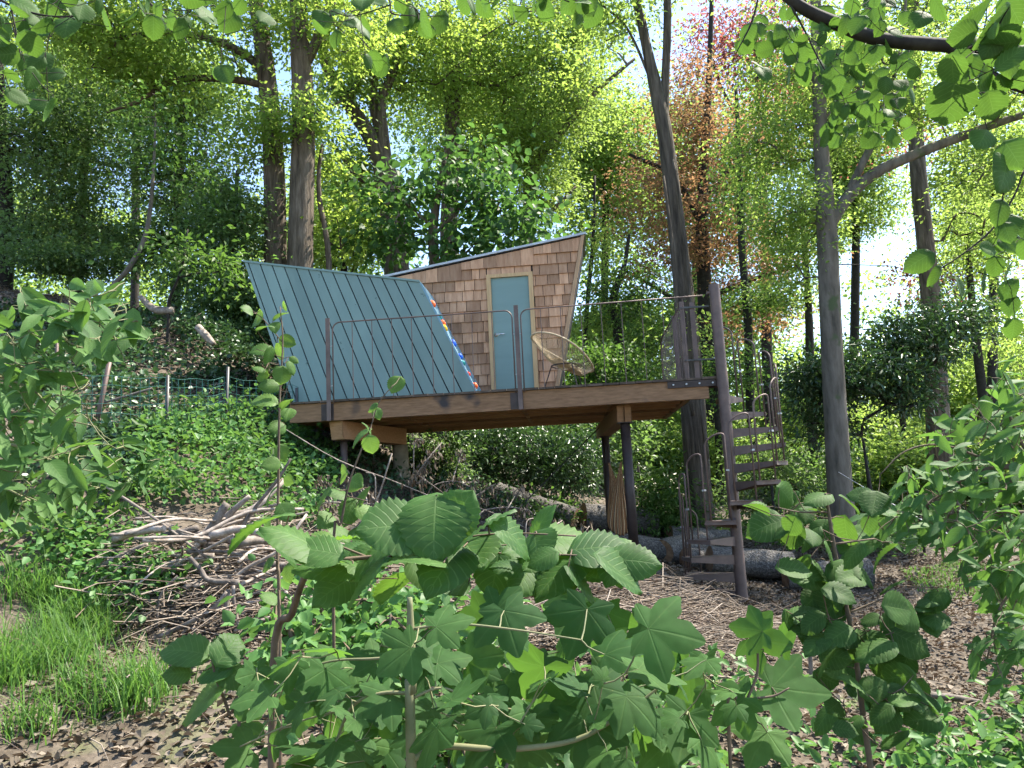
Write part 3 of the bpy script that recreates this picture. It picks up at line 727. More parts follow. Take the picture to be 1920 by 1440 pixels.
tree('oak_tree', 'spreading oak dividing into several limbs behind the cabin roof',
     [[(745, 520, 48), (735, 400, 46), (722, 325, 44), (700, 265, 34), (655, 195, 28), (615, 130, 24), (600, 60, 19), (590, -60, 12)],
      [(722, 325, 34), (716, 250, 28), (714, 190, 22), (735, 140, 18), (760, 60, 13), (770, -60, 9)],
      [(715, 260, 20), (700, 200, 17), (702, 130, 14), (690, 40, 10)], [(650, 190, 16), (680, 140, 14), (650, 130, 10)],
      [(720, 350, 18), (670, 330, 14), (640, 290, 9), (620, 270, 5)]], 18,
     [(680, 120, 0, 140, 120, 2, 120), (780, 120, .5, 150, 120, 2.2, 110), (650, 330, .6, 90, 110, 1.4, 70), (900, 40, 1, 170, 110, 2, 90), (720, -150, 0, 260, 140, 3, 80)], 'lf_oak', per=54, sig=.3)
tree('oak_tree', 'straight oak stem rising above the middle of the cabin roof',
     [[(842, 470, 34), (846, 330, 31), (848, 220, 29), (850, 130, 27), (838, 40, 23), (828, -100, 16)], [(850, 150, 12), (890, 155, 10), (930, 160, 6), (990, 130, 4)], [(846, 110, 12), (880, 60, 9), (900, -20, 5)]], 20,
     [(880, 120, 0, 130, 110, 2, 90), (980, 170, 0, 130, 120, 2, 110), (960, 300, .8, 110, 90, 1.8, 80), (1020, 40, .5, 130, 90, 2, 80), (840, -140, 0, 260, 120, 3, 60)], 'lf_oak', per=54, sig=.31)
tree('ash_tree', 'yellow-green tree with slanting boughs right of the roof peak',
     [[(1000, 560, 26), (992, 440, 22), (995, 330, 19), (1050, 250, 15), (1120, 170, 10), (1190, 110, 6)], [(995, 340, 14), (985, 290, 11), (980, 230, 7)], [(1000, 420, 11), (1040, 390, 8), (1080, 350, 5)]], 21,
     [(1060, 160, 0, 90, 130, 1.8, 110), (1090, 60, 0, 90, 90, 1.8, 60), (1030, 370, .4, 60, 70, 1.2, 50), (1000, 260, 0, 80, 60, 1.4, 50)], 'lf_lime', per=54, sig=.3)
tree('sycamore_tree', 'young dark green broad-leaved tree hanging over the cabin roof',
     [[(815, 500, 20), (812, 430, 18), (822, 360, 13), (835, 290, 8)], [(815, 440, 8), (880, 370, 6), (900, 330, 4)], [(815, 430, 8), (760, 380, 6), (740, 340, 4)]], 15.3,
     [(790, 350, 0, 90, 50, 1.0, 16), (900, 380, 0, 100, 50, 1.0, 20), (970, 430, 0, 60, 40, .9, 14), (730, 440, 0, 60, 70, .9, 16), (860, 455, 0, 130, 35, 1, 18), (900, 300, 0, 90, 40, 1, 10), (700, 360, 0, 50, 30, .6, 6)], 'lf_syc', size=(.12, .2), per=22, sig=.36, wid=.85, hexa=True, droop=.6, rmin=.007)
tree('small_tree', 'thin dark stem beside the oak pair above the blue-green boards',
     [[(617, 500, 12), (610, 430, 11), (600, 380, 10), (598, 320, 8), (604, 270, 5)]], 14.6, [(640, 420, .8, 60, 70, .8, 30), (610, 300, .6, 40, 50, .6, 12)], 'lf_oak', per=40, sides=7)
# left bank: dark evergreens
for i, (lb, stm, Yq, bl) in enumerate((
    ('dark evergreen at the far left edge with thick trunk', [(5, 470, 42), (0, 330, 38), (-8, 150, 30), (-15, -60, 20)], 16, [(20, 250, 0, 150, 130, 1.8, 130), (-40, 60, 0, 150, 140, 1.8, 60), (110, 330, -.4, 80, 80, 1, 40), (40, 430, -.6, 80, 50, 1, 34), (70, 485, -1.5, 80, 35, .8, 34)]),
    ('dark leafy evergreen over the bank, second from the left edge', [(150, 480, 18), (155, 350, 16), (165, 200, 12), (170, 60, 7)], 17, [(150, 270, 0, 120, 130, 1.7, 130), (160, 160, 0, 140, 80, 1.6, 70), (90, 420, .4, 90, 50, 1, 26), (200, 440, -.4, 80, 45, 1, 40), (190, 490, -2, 80, 30, .8, 30)]),
    ('dark leafy evergreen on the bank with pale bent sapling before it', [(330, 510, 20), (335, 380, 18), (340, 250, 13), (345, 110, 8)], 16.5, [(320, 300, 0, 130, 130, 1.7, 150), (400, 420, -.6, 90, 80, 1.2, 80), (300, 180, 0, 140, 70, 1.6, 60), (290, 450, -.6, 90, 45, 1, 44), (380, 520, -1.6, 70, 40, .8, 34)]),
    ('dark shrubby evergreen tight against the left end of the cabin', [(430, 600, 14), (435, 500, 12), (440, 400, 9), (445, 320, 6)], 14.6, [(430, 430, 0, 70, 90, 1, 80), (470, 560, .2, 60, 70, .9, 60), (420, 560, 0, 60, 50, .8, 40), (440, 640, 0, 60, 50, .7, 40)]))):
    tree('evergreen_tree', lb, [stm], Yq, bl, 'lf_dark', size=(.06, .12), per=60, sig=.27, flat=.45, bark='bark_dark', group='dark evergreens on the bank')
tree('sapling', 'pale bare-stemmed bent sapling leaning on the left bank',
     [[(205, 545, 9), (240, 505, 10), (270, 450, 9), (282, 390, 8), (288, 310, 6), (292, 220, 4)]], 12.2, [(290, 240, 0, 50, 60, .6, 16), (330, 330, 0, 50, 30, .5, 8)], 'lf_mid', per=34, bark='bark_grey', sides=8)
tree('sapling', 'thin dark crooked sapling growing beside the fallen log on the bank',
     [[(316, 592, 7), (318, 560, 6), (335, 520, 5), (345, 480, 5), (352, 430, 3)], [(338, 520, 4), (370, 512, 3), (400, 512, 2)]], 12, [(360, 470, 0, 60, 40, .5, 12), (400, 500, 0, 40, 25, .5, 8)], 'lf_mid', per=30, bark='bark_dark', sides=7)
# right side
tree('beech_tree', 'tall ivy-scarred trunk leaning behind the deck end and stair',
     [[(1312, 930, 46), (1300, 780, 44), (1288, 620, 42), (1272, 450, 36), (1250, 270, 32), (1235, 190, 28), (1210, 80, 18), (1190, -20, 15), (1170, -160, 9)],
      [(1245, 240, 18), (1248, 140, 17), (1252, 40, 16), (1250, -80, 12), (1250, -200, 7)], [(1225, 150, 10), (1212, 60, 9), (1195, 0, 8)], [(1240, 200, 7), (1180, 60, 5), (1130, 10, 4)],
      [(1300, 780, 8, 12.82), (1272, 620, 7, 12.82), (1262, 470, 6, 12.85), (1244, 330, 5, 12.85)], [(1326, 860, 8, 12.84), (1302, 640, 7, 12.84), (1282, 420, 6, 12.86), (1262, 300, 5, 12.86)]], 13.2,
     [(1130, 30, 0, 90, 70, 1.2, 34), (1250, -90, 0, 170, 90, 2, 46), (1310, 620, -.2, 30, 60, .4, 8)], 'lf_lime', per=34, bark='bark_ivy', wob=.1)
tree('beech_tree', 'forked smooth grey trunk with a long limb sweeping right',
     [[(1578, 960, 46), (1568, 800, 42), (1558, 620, 40), (1553, 500, 40), (1550, 420, 38), (1540, 280, 28), (1535, 150, 25), (1530, 20, 22), (1526, -150, 14)],
      [(1553, 425, 26), (1590, 370, 24), (1640, 325, 22), (1720, 288, 20), (1820, 250, 18), (1920, 215, 15), (2050, 190, 10)],
      [(1585, 375, 17), (1620, 300, 15), (1645, 250, 13), (1665, 180, 11), (1690, 90, 8), (1700, -20, 5)], [(1536, 230, 9), (1575, 195, 7), (1620, 160, 4)]], 12,
     [(1460, 300, .8, 90, 110, 1.2, 70), (1480, 420, .6, 90, 60, 1.2, 44), (1490, 500, 1, 60, 50, 1, 22), (1600, 130, 0, 140, 90, 1.5, 70), (1680, 220, 0, 90, 60, 1, 34), (1850, 160, -.3, 120, 90, 1.2, 60), (1590, -100, 0, 260, 110, 2.4, 60), (1450, 130, .5, 80, 90, 1.2, 40), (1870, 330, .2, 80, 70, 1, 34)], 'lf_lime', size=(.06, .1), per=54, sig=.25, flat=.28, bark='bark_grey', wob=.03)
tree('beech_tree', 'straight brown trunk rising behind the dark glossy shrub',
     [[(1768, 900, 44), (1758, 760, 40), (1748, 600, 38), (1734, 450, 33), (1722, 320, 30), (1716, 200, 26), (1714, 60, 22), (1712, -140, 14)], [(1718, 240, 9), (1660, 130, 7), (1640, 40, 5)]], 15.5,
     [(1800, 60, 0, 160, 110, 1.8, 80), (1690, 20, .4, 100, 90, 1.6, 50), (1840, 430, .6, 90, 90, 1.2, 60), (1720, -150, 0, 240, 100, 2.4, 50)], 'lf_lime', size=(.07, .11), per=54, sig=.27, bark='bark')
tree('copper_beech', 'copper-red beech glowing behind the tall leaning trunk',
     [[(1330, 700, 30), (1322, 560, 28), (1316, 420, 24), (1322, 280, 19), (1330, 140, 13), (1335, -20, 8)], [(1316, 420, 14), (1260, 330, 11), (1180, 290, 6)], [(1318, 380, 14), (1380, 300, 11), (1430, 240, 6)], [(1322, 560, 12), (1420, 520, 8), (1500, 500, 5)], [(1325, 600, 12), (1230, 540, 8), (1160, 500, 5)]], 23,
     [(1290, 190, 0, 80, 100, 2, 40), (1360, 260, 0, 110, 90, 2.2, 50), (1240, 330, 0, 90, 80, 2, 50), (1300, 420, 0, 150, 80, 2.4, 70), (1250, 500, 0, 120, 60, 2, 40), (1430, 480, 0, 100, 90, 2, 60), (1420, 600, 0, 110, 50, 2, 34)], 'lf_copper', size=(.1, .15), per=46, sig=.36, flat=.25, bark='bark_dark')
tree('red_maple', 'bright red-leaved crown high behind the sweeping limb',
     [[(1440, 700, 20), (1435, 450, 17), (1425, 250, 12), (1415, 60, 7)], [(1430, 300, 9), (1360, 180, 6), (1330, 100, 4)]], 27,
     [(1420, 40, 0, 110, 60, 2, 46), (1370, 120, 0, 70, 60, 1.6, 30), (1460, 150, 0, 60, 60, 1.5, 22), (1330, 60, 0, 60, 40, 1.5, 16), (1780, 520, 0, 90, 70, 1.6, 30), (1700, 250, 0, 90, 70, 1.6, 16)], 'lf_red', size=(.12, .18), per=40, sig=.5, flat=.35, bark='bark_dark')
for lb, stm, Yq, bl, lf in (
    ('slim trunk just right of the spiral stair pole', [(1408, 780, 17), (1402, 600, 16), (1390, 450, 14), (1386, 300, 11), (1380, 160, 7)], 20, [(1400, 360, 0, 60, 80, 1.2, 34), (1420, 560, 0, 70, 40, 1.2, 26)], 'lf_mid'),
    ('slim double-looking trunk left of the forked grey trunk', [(1522, 800, 18), (1518, 640, 16), (1514, 540, 13), (1505, 420, 9)], 19, [(1510, 420, 0, 60, 60, 1.2, 34), (1490, 560, 0, 50, 40, 1, 18)], 'lf_lime'),
    ('slim dark trunk near the right edge of the wood', [(1856, 860, 18), (1838, 700, 17), (1826, 600, 15), (1815, 480, 11), (1808, 380, 7)], 18, [(1850, 470, 0, 80, 70, 1.2, 44), (1890, 600, 0, 60, 60, 1.2, 26)], 'lf_lime'),
    ('slim trunk in the thicket between the stair and the leaning trunk', [(1350, 900, 14), (1345, 760, 13), (1338, 640, 11), (1330, 540, 7)], 19, [(1360, 700, 0, 60, 60, 1.2, 34)], 'lf_mid'),
    ('thin pale trunk right of the shingle wall', [(1096, 700, 8), (1102, 560, 8), (1112, 450, 7), (1115, 330, 5)], 22, [(1120, 470, 0, 40, 60, 1.2, 24), (1140, 620, 0, 70, 60, 1.2, 34)], 'lf_lime'),
    ('dark forked trunk in the thicket right of the chair', [(1165, 760, 20), (1160, 640, 18), (1150, 560, 15), (1170, 500, 10), (1180, 440, 6)], 21, [(1170, 560, 0, 70, 70, 1.4, 46), (1200, 660, 0, 80, 60, 1.4, 44)], 'lf_mid'),
    ('far slim trunk below the glossy shrub', [(1705, 900, 12), (1692, 780, 11), (1688, 700, 9), (1680, 600, 6)], 21, [(1690, 700, 0, 80, 60, 1.2, 34)], 'lf_lime')):
    tree('woodland_tree', lb, [stm], Yq, bl, lf, per=50, sig=.33, bark='bark_dark', sides=8, group='slim trees in the wood behind')
# far trees fill the wood with bright leaves
far = (('pale green tree filling the gap beside the roof peak', 1130, 300, 30, 110, 190, 190), ('yellow-green tree far behind the chair', 1150, 640, 32, 110, 90, 110),
       ('yellow-green tree far behind the deck posts', 1240, 780, 31, 110, 80, 110), ('pale green tree far behind the stair', 1430, 800, 33, 110, 90, 110), ('pale green tree far behind the glossy shrub', 1640, 830, 30, 120, 80, 120),
       ('lime green tree far off at the right edge', 1850, 760, 29, 130, 130, 180), ('pale tree high behind the forked trunk', 1600, 360, 34, 90, 120, 110), ('lime tree high at the right edge', 1860, 320, 26, 110, 120, 130),
       ('yellow-green tree behind the oak limbs', 640, 420, 28, 130, 110, 130), ('yellow-green tree behind the oak stem', 900, 220, 30, 190, 150, 190), ('yellow tree behind the top left boughs', 250, 130, 26, 230, 110, 150),
       ('pale tree behind the dark evergreens', 130, 420, 30, 150, 60, 50), ('soft green tree behind the copper beech', 1300, 330, 34, 170, 190, 260), ('soft green tree low behind the copper beech', 1330, 600, 33, 140, 90, 100),
       ('tall pale tree behind the sweeping limb', 1560, 200, 33, 150, 170, 180))
for lb, px, py, Yq, rx, ry, n in far:
    tree('far_tree', lb, [[(px, 860, 18), (px + 5, py + ry * .5, 14), (px - 4, py, 9), (px + 6, py - ry * .6, 5)]], Yq,
         [(px, py, 0, rx, ry, 3, n)], 'lf_lime', size=(.14, .22), per=46, sig=.48, flat=.38, bark='bark_dark', sides=6, group='far trees in the wood', dens=2.3)

def far_wood():
    cl = []
    for k in range(26):
        x = -34 + k * 2.8 + random.uniform(-1, 1); y = random.uniform(40, 50); h0 = random.uniform(9, 17) * (.72 if 9 < x < 15 else 1); n = 95; b = h1(x, y)
        q = rng.normal(0, 1, (n, 3)); q /= np.linalg.norm(q, axis=1, keepdims=True); q *= rng.uniform(0, 1, (n, 1)) ** .4
        cl.append(np.array([x, y, b + h0 * .5]) + q * np.array([2.6, 2.2, h0 * .5]))
    V, Fc = clusters_to_leaves(np.vstack(cl), 40, .8, .45, (.22, .36), .25)
    tag(link_mesh('far_wood', V, Fc, M['lf_lime']), 'far-off mass of pale green woodland behind everything', 'woodland', kind='stuff')
far_wood()

# ------------------------------------------------------------------ shrubs
def shrub(name, label, blobs, Y, lf, size, per=40, sig=.22, wid=.5, hexa=False, base=None, bark='bark_dark', group=None, droop=.2):
    px, py = base or (blobs[0][0], blobs[0][1] + blobs[0][4])
    g = P(px, py, Y); gz = h1(g[0], g[1]); top = P(blobs[0][0], blobs[0][1], Y)
    t = thing(name, label, 'shrub', (g[0], g[1], gz), group)
    cl = []
    for (bx, by, dy, rx, ry, rd, n) in blobs:
        c = P(bx, by, Y + dy); k = (Y + dy) / FPX
        q = rng.normal(0, 1, (n, 3)); q /= np.linalg.norm(q, axis=1, keepdims=True); q *= (rng.uniform(0, 1, (n, 1)) ** .4)
        cl.append(c + q * np.array([rx * k, rd, ry * k]))
    cl = np.vstack(cl); cl[:, 2] = np.maximum(cl[:, 2], H(cl[:, 0], cl[:, 1]) + .08)
    nodes = [np.array([g[0], g[1], gz - .1]) + (top - np.array([g[0], g[1], gz])) * k for k in (0, .2, .4, .6)]
    V, Fc = grow(nodes, cl, .035, .007)
    tag(link_mesh('stems', V, Fc, M[bark], t), None, None, kind='stuff')
    MB().tube(nodes, [.05, .045, .035, .02], 7).build('stem', M[bark], t, True)
    V, Fc = clusters_to_leaves(cl, per, sig, .6, size, droop, wid=wid, hexa=hexa); link_mesh('foliage', V, Fc, M[lf], t)
    return t
shrub('glossy_shrub', 'dark glossy evergreen shrub in front of the straight brown trunk', [(1600, 700, 0, 110, 50, .8, 90), (1700, 640, .3, 90, 60, .8, 80), (1520, 730, 0, 60, 60, .7, 46), (1790, 600, .5, 70, 50, .7, 46), (1690, 720, .2, 60, 60, .7, 44), (1560, 800, .4, 60, 50, .6, 26)], 13.2, 'lf_gloss', (.09, .15), 34, .2, .38, base=(1640, 960))
shrub('laurel_shrub', 'broad green laurel under the middle of the deck', [(1060, 870, 0, 75, 65, .9, 100), (960, 855, .3, 85, 65, .9, 100), (890, 840, .8, 75, 60, .9, 66)], 14.5, 'lf_gloss', (.07, .12), 40, .2, .42, base=(1050, 940))
shrub('laurel_shrub', 'upright light green laurel beside the dark deck posts', [(1240, 930, 0, 50, 60, .5, 50), (1215, 970, 0, 50, 40, .5, 34), (1290, 980, .2, 50, 40, .5, 30)], 13.2, 'lf_mid', (.08, .13), 36, .17, .34, base=(1240, 1000))
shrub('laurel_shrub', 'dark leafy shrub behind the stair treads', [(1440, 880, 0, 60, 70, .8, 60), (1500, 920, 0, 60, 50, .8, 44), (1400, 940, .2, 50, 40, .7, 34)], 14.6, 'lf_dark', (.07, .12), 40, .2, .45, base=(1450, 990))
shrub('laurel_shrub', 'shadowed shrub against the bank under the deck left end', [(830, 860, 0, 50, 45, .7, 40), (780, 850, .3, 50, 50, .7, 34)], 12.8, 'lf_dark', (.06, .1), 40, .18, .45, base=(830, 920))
for i, (lb, px, py, Yq, lf) in enumerate((('low bright shrub behind the fence left of the leaning trunk', 1180, 850, 20, 'lf_mid'), ('bright shrub behind the leaning trunk base', 1330, 860, 20, 'lf_lime'),
        ('bushy green shrub far behind the forked trunk base', 1580, 900, 19, 'lf_mid'), ('bright shrub behind the straight brown trunk', 1690, 900, 18, 'lf_lime'), ('bright bush in the far right of the wood', 1820, 880, 17, 'lf_lime'), ('green bush at the far right edge behind the thicket', 1900, 930, 16, 'lf_mid'),
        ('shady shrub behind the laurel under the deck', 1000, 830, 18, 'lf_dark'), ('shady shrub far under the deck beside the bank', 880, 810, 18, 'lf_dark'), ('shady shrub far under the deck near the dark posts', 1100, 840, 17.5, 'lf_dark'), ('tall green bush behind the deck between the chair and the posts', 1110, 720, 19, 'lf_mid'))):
    shrub('woodland_shrub', lb, [(px, py, 0, 120, 80, 1.4, 130)], Yq, lf, (.10, .16), 44, .3, .55, group='shrubs at the back of the clearing')

# ------------------------------------------------------------------ ground cover
def inpoly(x, y, poly):
    c = np.zeros(len(x), bool); n = len(poly); j = n - 1
    for i in range(n):
        xi, yi = poly[i]; xj, yj = poly[j]
        c ^= ((yi > y) != (yj > y)) & (x < (xj - xi) * (y - yi) / (yj - yi + 1e-12) + xi); j = i
    return c
def region(pxs): return [tuple(PG(px, py)[:2]) for px, py in pxs]
def scatter(poly, dens, clump=0.0):
    p = np.array(poly); lo, hi = p.min(0), p.max(0); n = int((hi - lo).prod() * dens)
    q = rng.uniform(lo, hi, (n, 2)); q = q[inpoly(q[:, 0], q[:, 1], poly)]
    if clump: 
        f = np.sin(q[:, 0] * 2.7 + 2 * np.sin(q[:, 1] * 1.3)) * np.sin(q[:, 1] * 3.1 + q[:, 0] * .7); q = q[rng.uniform(-1, 1, len(q)) < f + clump]
    return np.column_stack([q, H(q[:, 0], q[:, 1])])
def cover(name, label, polys, dens, lf, size, per, sig, lift, wid=.6, clump=.6, cat='undergrowth', hexa=True):
    cl = np.vstack([scatter(p, dens, clump) for p in polys]); cl[:, 2] += rng.uniform(.2, 1, len(cl)) * lift
    V, Fc = clusters_to_leaves(cl, per, sig, .55, size, .1, wid=wid, hexa=hexa)
    tag(link_mesh(name, V, Fc, M[lf]), label, cat, kind='stuff')
cover('ground_cover', 'soft light green herbs covering the bank below the wire fence',
      [region([(215, 975), (280, 830), (420, 790), (545, 795), (640, 900), (600, 1000), (480, 985), (380, 965), (290, 1000)]), region([(0, 1015), (170, 1010), (320, 1090), (340, 1180), (230, 1190), (120, 1110), (0, 1090)])],
      75, 'lf_herb', (.045, .085), 17, .11, .34, .75, .95)
cover('undergrowth', 'taller nettle-like weeds scattered over the green bank', [region([(0, 1000), (215, 960), (300, 830), (545, 795), (640, 900), (560, 990), (330, 990), (200, 1090), (0, 1090)])], 16, 'lf_mid', (.06, .13), 18, .13, .5, .45, .35)
cover('ivy', 'dark ivy leaves covering the left of the bank', [region([(0, 900), (110, 800), (280, 835), (230, 960), (170, 1010), (0, 1010)]), region([(430, 590), (520, 600), (560, 800), (480, 730), (400, 660), (330, 640)]), region([(180, 780), (420, 770), (420, 830), (200, 850)])],
      85, 'lf_ivy', (.05, .09), 11, .1, .16, .85, .9)
cover('ivy', 'scattered ivy and weeds on the upper left bank', [region([(0, 580), (200, 590), (440, 640), (470, 740), (250, 790), (0, 800)])], 80, 'lf_ivy', (.05, .1), 10, .11, .18, .8, .5)
cover('undergrowth', 'low green weeds along the bottom right of the picture', [[(1.6, 2.6), (6, 2.6), (7.0, 6.2), (4.6, 5.9), (2.6, 4.9), (1.2, 4.0)]], 75, 'lf_herb', (.05, .10), 13, .13, .26, .55, .55)
cover('undergrowth', 'low green weeds growing through the dry twigs', [[(-1.3, 3.4), (.4, 3.4), (2.0, 5.0), (.6, 6.0), (-1.5, 6.2), (-1.6, 5)]], 30, 'lf_herb', (.05, .09), 11, .12, .22, .6, .2)
cover('undergrowth', 'green weeds under the wire fence at the back of the clearing', [region([(1200, 1005), (1500, 995), (1700, 1010), (1750, 1050), (1560, 1040), (1400, 1020)]), region([(900, 960), (1000, 950), (1120, 975), (1000, 985)])], 45, 'lf_mid', (.06, .1), 12, .14, .25, .5, .6)
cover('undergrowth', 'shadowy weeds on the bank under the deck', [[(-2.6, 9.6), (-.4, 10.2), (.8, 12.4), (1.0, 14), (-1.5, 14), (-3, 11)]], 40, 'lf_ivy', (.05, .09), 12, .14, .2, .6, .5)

def blades(name, label, roots, lf, hl, wd, cat, bend=.5):
    n = len(roots); L = rng.uniform(hl[0], hl[1], n)[:, None]; a = rng.uniform(0, 2 * math.pi, n)
    d = np.stack([np.cos(a), np.sin(a), np.zeros(n)], 1); s = np.stack([-np.sin(a), np.cos(a), np.zeros(n)], 1); b = rng.uniform(.15, 1, n)[:, None] * bend; w_ = wd * rng.uniform(.6, 1.3, n)[:, None]
    V = []
    for t in (0, .35, .7, 1.0):
        c = roots + EZ * L * (t - .45 * b * t * t) + d * L * b * t * t; ww = w_ * (1 - t) ** .6 if t < 1 else w_ * 0.06
        V += [c - s * ww, c + s * ww]
    V = np.stack(V, 1).reshape(-1, 3); i = np.arange(n)[:, None] * 8
    Fc = np.concatenate([i + np.array([[k, k + 1, k + 3, k + 2]]) for k in (0, 2, 4)])
    tag(link_mesh(name, V, Fc, M[lf]), label, cat, kind='stuff')
gp = region([(0, 1120), (90, 1110), (175, 1160), (215, 1220), (150, 1265), (60, 1310), (0, 1320)])
tuft = scatter(gp, 48, .75); rt = np.repeat(tuft, 50, 0); rt[:, :2] += rng.normal(0, .07, (len(rt), 2)); rt[:, 2] = H(rt[:, 0], rt[:, 1]) - .01
tf2 = np.vstack([PG(*q)[None] for q in ((240, 1300), (270, 1330), (210, 1350), (290, 1300), (60, 1380), (140, 1330))]); r2 = np.repeat(tf2, 110, 0); r2[:, :2] += rng.normal(0, .08, (len(r2), 2)); r2[:, 2] = H(r2[:, 0], r2[:, 1]) - .01
blades('grass', 'long bright green grass at the lower left', np.vstack([rt, r2]), 'lf_grass', (.16, .42), .0045, 'grass', 1.1)
lw = region([(1690, 1075), (1790, 1055), (1900, 1065), (1900, 1120), (1780, 1130), (1720, 1115)])
blades('grass', 'short sunlit lawn at the right edge of the clearing', scatter(lw, 900), 'lf_grass', (.04, .09), .006, 'grass', .5)

def litter():
    q = np.vstack([scatter([(-3.2, 3.2), (6.5, 3.2), (8.5, 12), (5, 13.5), (.5, 13), (-1.8, 9), (-3.6, 5.5)], 520), scatter([(-11, 9), (-3, 8.6), (-2.6, 12.5), (-5, 15), (-12, 15)], 300)]); n = len(q)
    q[:, 2] += rng.uniform(.004, .035, n)
    T = rng.normal(0, 1, (n, 3)); T[:, 2] *= .25; Nn = np.array([[0, 0, 1.]]) + rng.normal(0, .35, (n, 3))
    V, Fc = leaf_cloud(q, T, Nn, rng.uniform(.03, .085, n), .6, .16)
    tag(link_mesh('leaf_litter', V, Fc, M['litter']), 'dry brown leaf litter over the clearing and the bank', 'leaf litter', kind='stuff')
litter()
def twigs():
    def heap(poly, dens, zr, ln, mean, spread, rr):
        q = scatter(poly, dens); n = len(q); a = rng.normal(mean, spread, n); L = rng.uniform(ln[0], ln[1], n)
        d = np.stack([np.cos(a), np.sin(a), rng.normal(0, .13, n)], 1); q[:, 2] += rng.uniform(.01, zr, n)
        A = q - d * L[:, None] * .5; B = q + d * L[:, None] * .5
        A[:, 2] = np.maximum(A[:, 2], H(A[:, 0], A[:, 1]) + .01); B[:, 2] = np.maximum(B[:, 2], H(B[:, 0], B[:, 1]) + .01)
        Md = (A + B) / 2 + rng.normal(0, .1, (n, 3)) * L[:, None]
        return sticks(A, Md, B, rng.uniform(rr[0], rr[1], n))
    V, Fc = heap([(-.9, 6.0), (1.4, 5.6), (2.4, 7.0), (1.7, 8.3), (.4, 8.6), (-.8, 7.6)], 160, .22, (.2, 1.1), -.55, .85, (.003, .009))
    tag(link_mesh('dry_twigs', V, Fc, M['drytwig']), 'heap of pale dry twigs and brushwood in front of the deck', 'twigs', kind='stuff')
    V, Fc = heap([(-3.1, 5.7), (-1.5, 5.6), (-1.2, 7.2), (-2.6, 7.8), (-3.4, 6.6)], 150, .42, (.2, .8), .5, 1.6, (.003, .008))
    tag(link_mesh('dry_twigs', V, Fc, M['drytwig']), 'tangle of thin grey twigs under the brush pile', 'twigs', kind='stuff')
    V, Fc = heap([(-3, 3.5), (6, 3.5), (8, 11), (0, 11), (-2, 8), (-3.4, 5)], 9, .04, (.12, .6), 0, 3, (.002, .006))
    tag(link_mesh('fallen_twigs', V, Fc, M['drytwig']), 'small fallen twigs lying about the clearing', 'twigs', kind='stuff')
    V, Fc = heap([(-10, 8.8), (-3, 8.4), (-3, 12), (-5, 14), (-11, 14)], 16, .08, (.2, .9), 0, 3, (.003, .008))
    tag(link_mesh('fallen_twigs', V, Fc, M['drytwig']), 'fallen twigs on the upper left bank', 'twigs', kind='stuff')
twigs()

# ------------------------------------------------------------------ brush pile and loose branches
def branch(label, pts, Y, group=None, m='deadwood', name='branch', n=8, wob=.12):
    p = spline([np.append(P(q[0], q[1], q[3] if len(q) > 3 else Y), q[2] * .5 / FPX * Y) for q in pts], 4)
    mb = MB().tube(p[:, :3], p[:, 3], n, True, wob); o = mb.build(name, M[m], None, True)
    return tag(o, label, 'branch', group)
BP = 'branches heaped in the brush pile'
for lb, pts, Y in (
    ('thick dark branch along the back of the brush pile', [(185, 1027, 11), (250, 1016, 14), (322, 1003, 15), (372, 990, 11)], 6.7),
    ('smooth pale pole sticking out of the left of the brush pile', [(180, 1067, 10), (228, 1042, 11), (276, 1020, 9)], 6.3),
    ('thick speckled log low in the mouth of the brush pile', [(255, 1075, 13), (300, 1064, 17), (352, 1052, 18), (400, 1040, 14)], 6.4),
    ('flat grey board-like branch standing up in the brush pile', [(383, 1012, 17), (404, 978, 17), (425, 944, 15)], 6.6),
    ('split grey branch leaning beside the board in the brush pile', [(396, 1000, 12), (432, 962, 13), (468, 930, 8)], 6.7),
    ('long thin straight pole lying down over the brush pile', [(200, 913, 5), (290, 972, 6), (388, 1046, 5)], 6.2),
    ('crooked reddish branch stripped of bark in front of the brush pile', [(356, 1045, 8), (376, 1068, 9), (392, 1088, 10), (448, 1092, 11)], 6.0),
    ('slim branch hanging straight down from the brush pile', [(437, 1098, 7), (440, 1140, 7), (452, 1192, 6)], 5.95),
    ('thin curved branch bowing down at the mouth of the brush pile', [(333, 1080, 4), (306, 1108, 5), (296, 1140, 5), (294, 1180, 4)], 5.95),
    ('long bent branch sweeping down left from the brush pile', [(424, 1110, 6), (400, 1140, 8), (350, 1170, 9), (290, 1198, 10), (240, 1220, 8)], 5.8),
    ('dark knobbly branch hanging below the crooked reddish one', [(428, 1105, 9), (424, 1140, 10), (416, 1178, 8)], 6.0),
    ('pale leaning branch rising out of the brush pile to the right', [(440, 1010, 6), (480, 950, 7), (520, 900, 6), (545, 860, 4)], 6.5)):
    branch(lb, pts, Y, BP)
